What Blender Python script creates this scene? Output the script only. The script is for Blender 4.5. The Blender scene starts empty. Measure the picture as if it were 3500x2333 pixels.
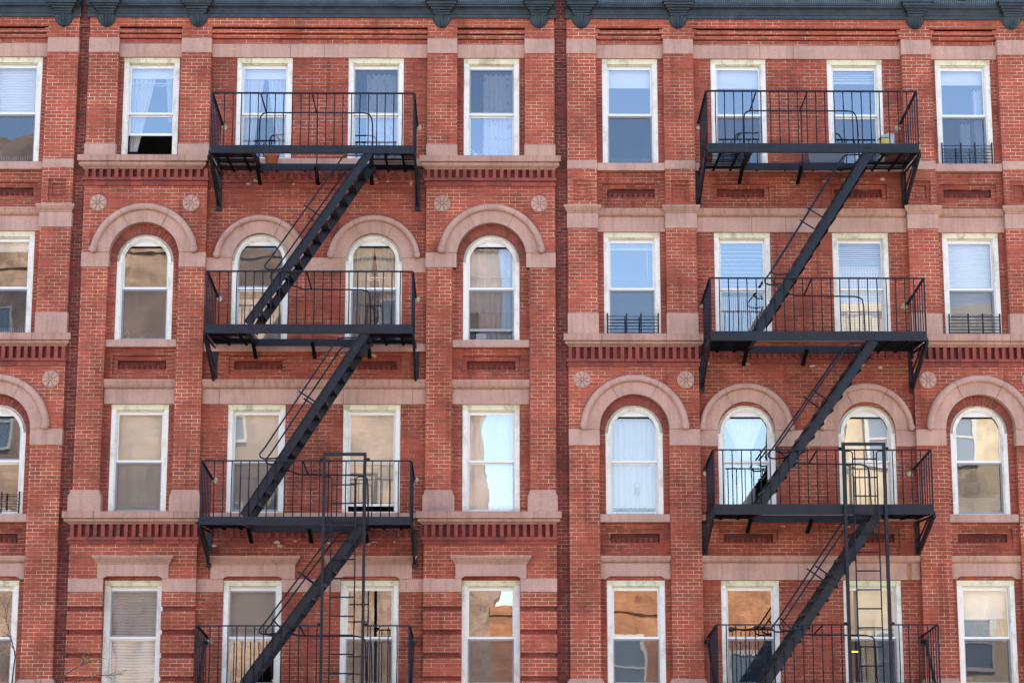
import bpy, math, random
from mathutils import Vector
from mathutils.geometry import tessellate_polygon
random.seed(7)
rad = math.radians
PI = math.pi
S = bpy.context.scene
C = S.collection

# ------------------------------------------------------------------ camera
cd = bpy.data.cameras.new('camera')
cam = bpy.data.objects.new('camera', cd)
C.objects.link(cam)
S.camera = cam
cam.location = (0, -29.2, 7.0)
_p, _w, _r = rad(10.2), rad(0.6646), rad(-0.0385)
F = Vector((math.sin(_w)*math.cos(_p), math.cos(_w)*math.cos(_p), math.sin(_p)))
R = Vector((math.cos(_w), -math.sin(_w), 0))
U = R.cross(F)
R2 = R*math.cos(_r) + U*math.sin(_r)
U2 = U*math.cos(_r) - R*math.sin(_r)
from mathutils import Matrix
cam.rotation_euler = Matrix((R2, U2, -F)).transposed().to_euler()
cd.sensor_width = 36
cd.lens = 6413/3500*36
cd.clip_end = 600
S.render.resolution_x, S.render.resolution_y = 1024, 682

# ------------------------------------------------------------------ sky and sun
SUN_EL, SUN_ROT = 48, 25
w = bpy.data.worlds.new('World')
S.world = w
w.use_nodes = True
nt = w.node_tree
bg = nt.nodes['Background']
sk = nt.nodes.new('ShaderNodeTexSky')
sk.sky_type = 'NISHITA'
sk.sun_disc = False
sk.sun_elevation = rad(SUN_EL)
sk.sun_rotation = rad(SUN_ROT)
sk.air_density = 1.0
sk.dust_density = 0.5
sk.ozone_density = 1.4
nt.links.new(sk.outputs[0], bg.inputs[0])
bg.inputs[1].default_value = 0.10
sd = bpy.data.lights.new('sun', 'SUN')
sd.energy = 5
sd.angle = rad(0.5)
sd.color = (1, .95, .87)
sun = bpy.data.objects.new('sun', sd)
C.objects.link(sun)
sv = Vector((math.sin(rad(SUN_ROT))*math.cos(rad(SUN_EL)), math.cos(rad(SUN_ROT))*math.cos(rad(SUN_EL)), math.sin(rad(SUN_EL))))
sun.rotation_euler = sv.to_track_quat('Z', 'Y').to_euler()
sun.location = sv*60
S.view_settings.view_transform = 'Standard'
S.view_settings.look = 'None'
S.view_settings.exposure = 2.72
S.view_settings.gamma = 1

# ------------------------------------------------------------------ materials
class N:
    """tiny node-tree helper"""
    def __init__(s, name):
        s.m = bpy.data.materials.new(name)
        s.m.use_nodes = True
        s.t = s.m.node_tree
        s.b = s.t.nodes['Principled BSDF']
        s.out = s.t.nodes['Material Output']
    def n(s, typ, **kw):
        nd = s.t.nodes.new('ShaderNode'+typ)
        for k, v in kw.items():
            if k in nd.inputs.keys() if isinstance(k, str) else False:
                nd.inputs[k].default_value = v
            else:
                setattr(nd, k, v)
        return nd
    def l(s, a, b):
        s.t.links.new(a, b)
    def noise(s, scale, detail=3, vec=None, rough=.5, dist=0):
        nd = s.t.nodes.new('ShaderNodeTexNoise')
        nd.inputs['Scale'].default_value = scale
        nd.inputs['Detail'].default_value = detail
        nd.inputs['Roughness'].default_value = rough
        nd.inputs['Distortion'].default_value = dist
        s.l(vec if vec is not None else s.pos(), nd.inputs['Vector'])
        return nd.outputs['Fac']
    def pos(s):
        if not hasattr(s, '_g'):
            s._g = s.t.nodes.new('ShaderNodeNewGeometry')
        return s._g.outputs['Position']
    def ramp(s, fac, pts):
        r = s.t.nodes.new('ShaderNodeValToRGB')
        e = r.color_ramp.elements
        while len(e) > 1:
            e.remove(e[-1])
        e[0].position, e[0].color = pts[0][0], col4(pts[0][1])
        for p, c in pts[1:]:
            x = e.new(p)
            x.color = col4(c)
        s.l(fac, r.inputs[0])
        return r.outputs[0]
    def mix(s, fac, a, b, mode='MIX'):
        m = s.t.nodes.new('ShaderNodeMix')
        m.data_type = 'RGBA'
        m.blend_type = mode
        for sock, v in ((m.inputs[0], fac), (m.inputs[6], a), (m.inputs[7], b)):
            if hasattr(v, 'is_output') or isinstance(v, bpy.types.NodeSocket):
                s.l(v, sock)
            elif isinstance(v, (int, float)):
                sock.default_value = v
            else:
                sock.default_value = col4(v)
        return m.outputs[2]
    def math(s, op, a, b=0.0):
        m = s.t.nodes.new('ShaderNodeMath')
        m.operation = op
        for i, v in enumerate((a, b)):
            if isinstance(v, bpy.types.NodeSocket):
                s.l(v, m.inputs[i])
            else:
                m.inputs[i].default_value = v
        return m.outputs[0]
    def scaled(s, sx, sy, sz):
        m = s.t.nodes.new('ShaderNodeMapping')
        m.inputs['Scale'].default_value = (sx, sy, sz)
        s.l(s.pos(), m.inputs['Vector'])
        return m.outputs[0]
    def bump(s, h, strength=.4, dist=.01):
        b = s.t.nodes.new('ShaderNodeBump')
        b.inputs['Strength'].default_value = strength
        b.inputs['Distance'].default_value = dist
        s.l(h, b.inputs['Height'])
        s.l(b.outputs[0], s.b.inputs['Normal'])
        return b
    def base(s, c, rough=.8, metal=0, spec=.4):
        if isinstance(c, bpy.types.NodeSocket):
            s.l(c, s.b.inputs['Base Color'])
        else:
            s.b.inputs['Base Color'].default_value = col4(c)
        if isinstance(rough, bpy.types.NodeSocket):
            s.l(rough, s.b.inputs['Roughness'])
        else:
            s.b.inputs['Roughness'].default_value = rough
        s.b.inputs['Metallic'].default_value = metal
        s.b.inputs['Specular IOR Level'].default_value = spec

def col4(c):
    return (c[0], c[1], c[2], 1)

def brick_mat(name, c1, c2, mort_a, mort_b, bw=.2, bh=.0589, ms=.0036, offx=0, paint=.46, zoff=0.0, stain=.6):
    a = N(name)
    sep = a.n('SeparateXYZ'); a.l(a.pos(), sep.inputs[0])
    nx = a.noise(9, 2); nz = a.noise(5.5, 2, a.scaled(1, 1, 1.7))
    u = a.math('ADD', sep.outputs[0], sep.outputs[1])
    u = a.math('ADD', u, a.math('MULTIPLY', a.math('SUBTRACT', nx, .5), .022))
    u = a.math('ADD', u, offx)
    v = a.math('ADD', sep.outputs[2], a.math('MULTIPLY', a.math('SUBTRACT', nz, .5), .012))
    v = a.math('ADD', v, zoff)
    cmb = a.n('CombineXYZ'); a.l(u, cmb.inputs[0]); a.l(v, cmb.inputs[1])
    br = a.n('TexBrick')
    br.offset = .5; br.squash = 1
    a.l(cmb.outputs[0], br.inputs['Vector'])
    br.inputs['Scale'].default_value = 1
    br.inputs['Mortar Size'].default_value = ms
    br.inputs['Mortar Smooth'].default_value = .35
    br.inputs['Bias'].default_value = 0
    br.inputs['Brick Width'].default_value = bw
    br.inputs['Row Height'].default_value = bh
    br.inputs['Color1'].default_value = col4(c1)
    br.inputs['Color2'].default_value = col4(c2)
    # mortar colour drifts between fresh cream and dirty grey-green, and is painted over in places
    m1 = a.noise(2.3, 4, rough=.65)
    mc = a.mix(a.ramp(m1, [(.40, (0, 0, 0)), (.58, (1, 1, 1))]), mort_b, mort_a)
    m2 = a.noise(13, 3, a.scaled(1, 1, 2.5), rough=.6)
    over = a.ramp(m2, [(paint-.03, (1, 1, 1)), (paint+.10, (0, 0, 0))])
    mc = a.mix(a.math('MULTIPLY', over, .7), mc, c2)
    a.l(mc, br.inputs['Mortar'])
    g = a.noise(1.1, 5, rough=.6)
    gm = a.ramp(g, [(.30, (stain, stain*.98, stain*.97)), (.62, (1.08, 1.06, 1.05))])
    fine = a.ramp(a.noise(55, 3, rough=.7), [(.3, (.88, .88, .88)), (.7, (1.10, 1.08, 1.08))])
    run = a.ramp(a.noise(1, 4, a.scaled(5.5, 5.5, .55), rough=.6), [(.56, (1, 1, 1)), (.70, (.66, .62, .60))])
    gm = a.mix(1.0, gm, run, 'MULTIPLY')
    spot = a.ramp(a.noise(7, 4, rough=.75), [(.69, (0, 0, 0)), (.76, (1, 1, 1))])
    c = a.mix(1.0, br.outputs['Color'], gm, 'MULTIPLY')
    c = a.mix(1.0, c, fine, 'MULTIPLY')
    c = a.mix(a.math('MULTIPLY', spot, .25), c, (.52, .36, .33))
    a.base(c, .82, 0, .25)
    h = a.math('SUBTRACT', 1.0, br.outputs['Fac'])
    h = a.math('ADD', h, a.math('MULTIPLY', a.noise(60, 3), .35))
    a.bump(h, .55, .006)
    return a.m

M = {}
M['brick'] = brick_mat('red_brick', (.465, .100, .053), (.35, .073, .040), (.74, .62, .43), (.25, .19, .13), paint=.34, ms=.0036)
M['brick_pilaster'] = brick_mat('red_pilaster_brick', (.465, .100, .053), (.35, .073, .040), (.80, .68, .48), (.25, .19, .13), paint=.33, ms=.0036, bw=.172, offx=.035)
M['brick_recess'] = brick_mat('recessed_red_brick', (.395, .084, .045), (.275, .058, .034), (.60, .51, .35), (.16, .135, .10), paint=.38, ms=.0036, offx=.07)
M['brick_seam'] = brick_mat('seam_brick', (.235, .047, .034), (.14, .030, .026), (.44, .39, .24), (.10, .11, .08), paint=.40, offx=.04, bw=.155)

def plain_brick(name, c1, c2):
    a = N(name)
    isl = a.n('NewGeometry').outputs['Random Per Island']
    c = a.mix(isl, c1, c2)
    f = a.ramp(a.noise(9, 5, rough=.7), [(.3, (.72, .72, .72)), (.7, (1.2, 1.17, 1.15))])
    c = a.mix(1.0, c, f, 'MULTIPLY')
    sp = a.ramp(a.noise(26, 3, rough=.7), [(.68, (0, 0, 0)), (.74, (1, 1, 1))])
    c = a.mix(a.math('MULTIPLY', sp, .35), c, (.55, .42, .33))
    a.base(c, .85, 0, .25)
    a.bump(a.noise(50, 4), .4, .006)
    return a.m
M['brick_plain'] = plain_brick('moulded_brick', (.33, .078, .056), (.20, .055, .045))
M['mortar'] = N('old_mortar').m
_a = N('old_mortar'); _a.base(_a.ramp(_a.noise(14, 3), [(.35, (.10, .085, .06)), (.65, (.30, .25, .17))]), .95); M['mortar'] = _a.m

def stone(name, c, dirt=.5):
    a = N(name)
    big = a.noise(1.7, 5, rough=.6)
    c0 = a.mix(a.ramp(big, [(.35, (0, 0, 0)), (.65, (1, 1, 1))]), tuple(x*.86 for x in c), tuple(min(1, x*1.1) for x in c))
    st = a.ramp(a.noise(1, 5, a.scaled(14, 14, .9), rough=.65), [(.36, (.70, .68, .66)), (.52, (1, 1, 1))])
    c1 = a.mix(dirt, c0, a.mix(1.0, c0, st, 'MULTIPLY'))
    f = a.ramp(a.noise(38, 4, rough=.7), [(.28, (.86, .85, .84)), (.7, (1.07, 1.07, 1.07))])
    c1 = a.mix(1.0, c1, f, 'MULTIPLY')
    # rusty streaks here and there
    ru = a.ramp(a.noise(1.0, 3, a.scaled(5, 5, .5), rough=.5), [(.70, (0, 0, 0)), (.78, (1, 1, 1))])
    c1 = a.mix(a.math('MULTIPLY', ru, .18), c1, (.50, .22, .08))
    a.base(c1, .78, 0, .3)
    a.bump(a.noise(30, 5, rough=.65), .35, .008)
    return a.m
M['stone'] = stone('painted_brownstone', (.52, .302, .230))
M['stone_dirty'] = stone('weathered_brownstone', (.48, .265, .190), .8)
_a = N('stone_joint'); _a.base((.10, .07, .06), .95); M['joint'] = _a.m

def paint(name, c, dirtc, d0=.58, rough=.5, top=None):
    a = N(name)
    n1 = a.ramp(a.noise(6, 5, a.scaled(1, 1, .5), rough=.7), [(d0, (0, 0, 0)), (d0+.16, (1, 1, 1))])
    c0 = a.mix(a.math('MULTIPLY', n1, .55), c, dirtc)
    f = a.ramp(a.noise(40, 3), [(.3, (.93, .93, .93)), (.7, (1.03, 1.03, 1.03))])
    c0 = a.mix(1.0, c0, f, 'MULTIPLY')
    chip = a.ramp(a.noise(28, 4, rough=.8), [(.70, (0, 0, 0)), (.73, (1, 1, 1))])
    c0 = a.mix(a.math('MULTIPLY', chip, .6), c0, (.30, .24, .18))
    a.base(c0, rough, 0, .4)
    a.bump(a.noise(35, 4), .25, .004)
    return a.m
M['casing'] = paint('old_white_paint', (.82, .765, .68), (.42, .35, .24), .50)
M['casing_head'] = paint('mildewed_cream_paint', (.74, .67, .46), (.19, .17, .09), .50)
M['vinyl'] = paint('white_vinyl', (.83, .80, .755), (.64, .59, .48), .62, .35)
M['alu'] = paint('grey_aluminium', (.30, .30, .33), (.20, .20, .22), .62, .4)

def iron(name, c, r=.42, wear=.45):
    a = N(name)
    n1 = a.noise(5, 5, rough=.7)
    c0 = a.mix(a.ramp(n1, [(.38, (0, 0, 0)), (.68, (1, 1, 1))]), c, tuple(x*1.9+.006 for x in c))
    st = a.ramp(a.noise(1, 4, a.scaled(16, 16, 1.6), rough=.7), [(.60, (0, 0, 0)), (.72, (1, 1, 1))])
    c0 = a.mix(a.math('MULTIPLY', st, .22), c0, (.06, .066, .08))
    ru = a.ramp(a.noise(17, 4, rough=.8), [(.69, (0, 0, 0)), (.74, (1, 1, 1))])
    c0 = a.mix(a.math('MULTIPLY', ru, .55), c0, (.30, .17, .09))
    wp = a.ramp(a.noise(2.2, 5, a.scaled(1, 1, .6), rough=.7), [(.48, (0, 0, 0)), (.62, (1, 1, 1))])
    c0 = a.mix(a.math('MULTIPLY', wp, .5), c0, (c[0]*(1+2*wear)+.004*wear, c[1]*(1+2.6*wear)+.006*wear, c[2]*(1+3*wear)+.012*wear))
    ch = a.ramp(a.noise(42, 3, rough=.7), [(.73, (0, 0, 0)), (.76, (1, 1, 1))])
    c0 = a.mix(a.math('MULTIPLY', ch, .5), c0, (.45, .42, .36))
    a.base(c0, a.ramp(n1, [(.35, (r-.10,)*3), (.7, (r+.18,)*3)]), 0, .22)
    a.bump(a.noise(45, 4), .3, .004)
    return a.m
M['iron'] = iron('black_painted_iron', (.0055, .0075, .012))
M['iron_thin'] = iron('black_painted_bar', (.006, .0065, .012), .55)
M['cornice'] = iron('blue_green_cornice_paint', (.028, .038, .045), .5, .15)

def cloth(name, c, tr=.35, stripes=None, pat=False):
    a = N(name)
    cc = c
    if pat:
        v = a.n('TexVoronoi'); v.inputs['Scale'].default_value = 5.5; a.l(a.pos(), v.inputs['Vector'])
        fl = a.ramp(a.math('ADD', v.outputs['Distance'], a.math('MULTIPLY', a.noise(22, 3), .35)), [(.34, (1, 1, 1)), (.40, (0, 0, 0))])
        v2 = a.n('TexVoronoi'); v2.inputs['Scale'].default_value = 9; a.l(a.scaled(1.3, 1, .9), v2.inputs['Vector'])
        f2 = a.ramp(a.math('ADD', v2.outputs['Distance'], a.math('MULTIPLY', a.noise(40, 2), .4)), [(.36, (1, 1, 1)), (.40, (0, 0, 0))])
        cc = a.mix(a.math('MULTIPLY', f2, .6), c, (.35, .42, .50))
        cc = a.mix(a.math('MULTIPLY', fl, .7), cc, (.62, .22, .30))
    a.base(cc, .9, 0, .1)
    tl = a.n('BsdfTranslucent')
    tl.inputs[0].default_value = col4(c)
    mx = a.n('MixShader'); mx.inputs[0].default_value = tr
    a.l(a.b.outputs[0], mx.inputs[1]); a.l(tl.outputs[0], mx.inputs[2]); a.l(mx.outputs[0], a.out.inputs[0])
    a.bump(a.noise(1, 2, a.scaled(40, 1, 3)), .15, .01)
    return a.m
M['curtain'] = cloth('white_voile', (.86, .86, .86))
M['curtain_cream'] = cloth('cream_curtain', (.74, .70, .62))
M['floral'] = cloth('floral_curtain', (.82, .82, .84), pat=True)
M['shade_white'] = cloth('white_roller_shade', (.90, .90, .88), .1)
M['shade_cream'] = cloth('cream_roller_shade', (.62, .57, .48), .1)
M['shade_grey'] = cloth('grey_roller_shade', (.42, .40, .38), .1)
M['blind'] = cloth('white_blind_slats', (.82, .82, .80), .05)
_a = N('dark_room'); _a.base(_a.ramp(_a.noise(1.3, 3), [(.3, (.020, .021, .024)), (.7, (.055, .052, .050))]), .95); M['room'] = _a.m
_a = N('leaf_interior'); _a.base((.30, .42, .25), .6); M['house_leaf'] = _a.m
_a = N('white_orchid'); _a.base((.8, .8, .82), .6); M['pale'] = _a.m

def glass(name, fac, tint=(.93, .95, .96), wav=.5, scale=2.2, rough=0.0):
    a = N(name)
    a.t.nodes.remove(a.b)
    tr = a.n('BsdfTransparent'); tr.inputs[0].default_value = col4(tint)
    gl = a.n('BsdfGlossy'); gl.inputs['Color'].default_value = (.85, .89, .98, 1); gl.inputs['Roughness'].default_value = rough
    mx = a.n('MixShader')
    lw = a.n('Fresnel'); lw.inputs[0].default_value = 1.5
    f = a.math('ADD', a.math('MULTIPLY', lw.outputs[0], 1.0), fac)
    a.l(f, mx.inputs[0])
    a.l(tr.outputs[0], mx.inputs[1]); a.l(gl.outputs[0], mx.inputs[2]); a.l(mx.outputs[0], a.out.inputs[0])
    h = a.math('ADD', a.noise(scale, 1, a.scaled(1, 1, .7), rough=.3), a.math('MULTIPLY', a.noise(scale*6, 0), .02))
    b = a.n('Bump'); b.inputs['Strength'].default_value = 1; b.inputs['Distance'].default_value = wav*.01
    a.l(h, b.inputs['Height']); a.l(b.outputs[0], gl.inputs['Normal'])
    return a.m
M['glass'] = glass('window_glass', .19, wav=.07)
M['glass_low'] = glass('window_glass_faint', .10, wav=.12)
M['glass_wavy'] = glass('wavy_window_glass', .19, wav=.30, scale=1.5)
def screen(name, c, op):
    a = N(name)
    a.base(c, .8, 0, .2)
    tr = a.n('BsdfTransparent')
    mx = a.n('MixShader'); mx.inputs[0].default_value = op
    a.l(tr.outputs[0], mx.inputs[1]); a.l(a.b.outputs[0], mx.inputs[2]); a.l(mx.outputs[0], a.out.inputs[0])
    return a.m
M['screen'] = screen('insect_screen_mesh', (.045, .056, .080), .36)

def simple(name, c, rough=.6, metal=0, nz=8, amt=.2, spec=.4):
    a = N(name)
    f = a.ramp(a.noise(nz, 4, rough=.65), [(.3, (1-amt,)*3), (.7, (1+amt*.5,)*3)])
    a.base(a.mix(1.0, c, f, 'MULTIPLY'), rough, metal, spec)
    a.bump(a.noise(nz*5, 3), .2, .004)
    return a.m
M['grating'] = simple('sooty_iron', (.006, .006, .007), .85, amt=.5, spec=.08)
M['terracotta'] = simple('terracotta', (.48, .15, .07), .8)
M['yellow'] = simple('yellow_plastic', (.50, .40, .09), .5)
M['tin'] = simple('grey_tin', (.30, .33, .34), .4, .3)
M['asphalt'] = simple('asphalt', (.05, .05, .052), .9, nz=3)
M['concrete'] = simple('concrete', (.33, .31, .28), .85, nz=2)
M['bark'] = simple('bark', (.075, .055, .045), .9)
M['leaf'] = simple('spring_leaf', (.30, .27, .04), .6, nz=20)
M['tar'] = simple('roof_tar', (.07, .07, .07), .9)
M['grey_plastic'] = simple('grey_plastic', (.10, .105, .115), .5)
M['card'] = simple('pale_card', (.72, .68, .66), .7, amt=.05)
M['wire'] = simple('galvanised_wire', (.42, .42, .42), .5, .4)
_a = N('lamp_glow'); _a.base((.9, .6, .2), .5)
_a.b.inputs['Emission Color'].default_value = (1, .42, .03, 1); _a.b.inputs['Emission Strength'].default_value = 1.2; M['glow'] = _a.m

# ------------------------------------------------------------------ mesh helper
class MB:
    def __init__(s):
        s.v = []; s.f = []; s.sm = []
    def add(s, vs, fs, smooth=False):
        b = len(s.v)
        s.v += [tuple(p) for p in vs]
        for f in fs:
            s.f.append(tuple(b+i for i in f)); s.sm.append(smooth)
    def box(s, x0, x1, y0, y1, z0, z1):
        s.add([(x0, y0, z0), (x1, y0, z0), (x1, y1, z0), (x0, y1, z0), (x0, y0, z1), (x1, y0, z1), (x1, y1, z1), (x0, y1, z1)],
              [(0, 3, 2, 1), (4, 5, 6, 7), (0, 1, 5, 4), (1, 2, 6, 5), (2, 3, 7, 6), (3, 0, 4, 7)])
        return s
    def slab(s, outer, holes=(), y0=0, y1=.1, back=True):
        """polygon in x,z (counter clockwise) with holes, extruded from y0 (front) to y1"""
        loops = [outer]+[h for h in holes]
        pts = [p for L in loops for p in L]
        tri = tessellate_polygon([[Vector((p[0], p[1], 0)) for p in L] for L in loops])
        n = len(pts)
        vs = [(p[0], y0, p[1]) for p in pts]+[(p[0], y1, p[1]) for p in pts]
        fs = []
        for a, b, c in tri:
            pa, pb, pc = pts[a], pts[b], pts[c]
            if (pb[0]-pa[0])*(pc[1]-pa[1])-(pb[1]-pa[1])*(pc[0]-pa[0]) < 0:
                a, b, c = a, c, b
            fs.append((a, b, c))
            if back:
                fs.append((n+a, n+c, n+b))
        k = 0
        for j, L in enumerate(loops):
            m = len(L)
            ar = sum(L[i][0]*L[(i+1) % m][1]-L[(i+1) % m][0]*L[i][1] for i in range(m))
            ccw = ar > 0
            if j > 0: ccw = not ccw
            for i in range(m):
                a, b = k+i, k+(i+1) % m
                fs.append((a, n+a, n+b, b) if ccw else (b, n+b, n+a, a))
            k += m
        s.add(vs, fs)
        return s
    def rect(s, x0, x1, z0, z1, y0, y1):
        return s.box(x0, x1, y0, y1, z0, z1)
    def xprof(s, prof, x0, x1, taper=0.0, smooth=False):
        """profile [(y,z)...] swept along x; ends mitred outwards by taper*(-y)"""
        n = len(prof)
        vs = [(x0+taper*min(0, y)*1.0, y, z) for y, z in prof]+[(x1-taper*min(0, y)*1.0, y, z) for y, z in prof]
        fs = [(i, i+1, n+i+1, n+i) for i in range(n-1)]
        fs += [tuple(range(n))[::-1], tuple(range(n, 2*n))]
        s.add(vs, fs)
        return s
    def arc(s, cx, cz, prof, a0, a1, n=40, caps=True):
        """profile [(r,y)...] swept round the arc"""
        k = len(prof); vs = []; fs = []
        for i in range(n+1):
            a = a0+(a1-a0)*i/n
            vs += [(cx+r*math.cos(a), y, cz+r*math.sin(a)) for r, y in prof]
        for i in range(n):
            for j in range(k-1):
                fs.append((i*k+j, i*k+j+1, (i+1)*k+j+1, (i+1)*k+j))
        if caps:
            fs += [tuple(range(k)), tuple(range(n*k, n*k+k))[::-1]]
        s.add(vs, fs)
        return s
    def bar(s, p, q, r, n=6, smooth=True):
        return s.tube([p, q], r, n)
    def tube(s, path, r, n=6, r1=None):
        P = [Vector(p) for p in path]; k = len(P); vs = []; fs = []
        for i, p in enumerate(P):
            d = (P[min(i+1, k-1)]-P[max(i-1, 0)]).normalized()
            up = Vector((0, 1, 0)) if abs(d.y) < .9 else Vector((1, 0, 0))
            a = d.cross(up).normalized(); b = d.cross(a)
            rr = r if r1 is None else r+(r1-r)*i/(k-1)
            vs += [p+(a*math.cos(2*PI*j/n)+b*math.sin(2*PI*j/n))*rr for j in range(n)]
        for i in range(k-1):
            for j in range(n):
                fs.append((i*n+j, i*n+(j+1) % n, (i+1)*n+(j+1) % n, (i+1)*n+j))
        fs += [tuple(range(n))[::-1], tuple(range((k-1)*n, k*n))]
        s.add(vs, fs, True)
        return s
    def beam(s, p, q, w, h, up=(0, 0, 1)):
        """rectangular bar from p to q: w along the cross axis, h along up"""
        p, q = Vector(p), Vector(q)
        d = (q-p).normalized(); up = Vector(up)
        a = d.cross(up).normalized()*w/2; b = a.cross(d).normalized()*h/2
        vs = [p-a-b, p+a-b, p+a+b, p-a+b, q-a-b, q+a-b, q+a+b, q-a+b]
        s.add(vs, [(0, 1, 2, 3), (4, 7, 6, 5), (0, 4, 5, 1), (1, 5, 6, 2), (2, 6, 7, 3), (3, 7, 4, 0)])
        return s
    def dome(s, c, r, ax='y', n=8, k=3, flat=.6):
        vs = []; fs = []
        for i in range(k):
            t = PI/2*i/k
            for j in range(n):
                a = 2*PI*j/n
                vs.append((c[0]+r*math.cos(t)*math.cos(a), c[1]-r*flat*math.sin(t), c[2]+r*math.cos(t)*math.sin(a)))
        vs.append((c[0], c[1]-r*flat, c[2]))
        for i in range(k-1):
            for j in range(n):
                fs.append((i*n+j, i*n+(j+1) % n, (i+1)*n+(j+1) % n, (i+1)*n+j))
        for j in range(n):
            fs.append(((k-1)*n+j, (k-1)*n+(j+1) % n, k*n))
        s.add(vs, fs, True)
        return s
    def build(s, name, mat, parent=None, loc=None, bevel=0, pl=(0, 0, 0)):
        """links the mesh; loc = world origin, pl = world origin of the parent"""
        if loc is None: loc = pl
        me = bpy.data.meshes.new(name)
        me.from_pydata([(x-loc[0], y-loc[1], z-loc[2]) for x, y, z in s.v], [], s.f)
        me.polygons.foreach_set('use_smooth', s.sm)
        me.materials.append(M[mat] if isinstance(mat, str) else mat)
        me.update()
        o = bpy.data.objects.new(name, me)
        C.objects.link(o)
        if parent is not None:
            o.parent = parent
            o.location = (loc[0]-pl[0], loc[1]-pl[1], loc[2]-pl[2])
        else:
            o.location = loc
        if bevel:
            b = o.modifiers.new('b', 'BEVEL'); b.width = bevel; b.segments = 2; b.limit_method = 'ANGLE'; b.angle_limit = rad(40)
        return o

def thing(name, label, cat, loc=(0, 0, 0), group=None):
    o = bpy.data.objects.new(name, None)
    o.empty_display_size = .3
    C.objects.link(o)
    o.location = loc
    o['label'] = label; o['category'] = cat
    if group: o['group'] = group
    return o
def tag(o, label, cat, group=None):
    o['label'] = label; o['category'] = cat
    if group: o['group'] = group
    return o
def arcpts(cx, cz, r, a0, a1, n=28):
    return [(cx+r*math.cos(a0+(a1-a0)*i/n), cz+r*math.sin(a0+(a1-a0)*i/n)) for i in range(n+1)]
def rc(x0, x1, z0, z1):
    return [(x0, z0), (x1, z0), (x1, z1), (x0, z1)]

# ------------------------------------------------------------------ ground
def struct(o):
    o['kind'] = 'structure'; return o
struct(MB().box(-300, 300, -300, 300, -.5, -.15).build('ground', 'asphalt'))
struct(MB().box(-60, 60, -36.9, -5.2, -.146, -.142).build('road', 'asphalt'))
struct(MB().box(-60, 60, -5.0, 14, -.14, 0).build('pavement', 'concrete'))
struct(MB().box(-60, 60, -45, -37, -.14, 0).build('pavement', 'concrete'))

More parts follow.
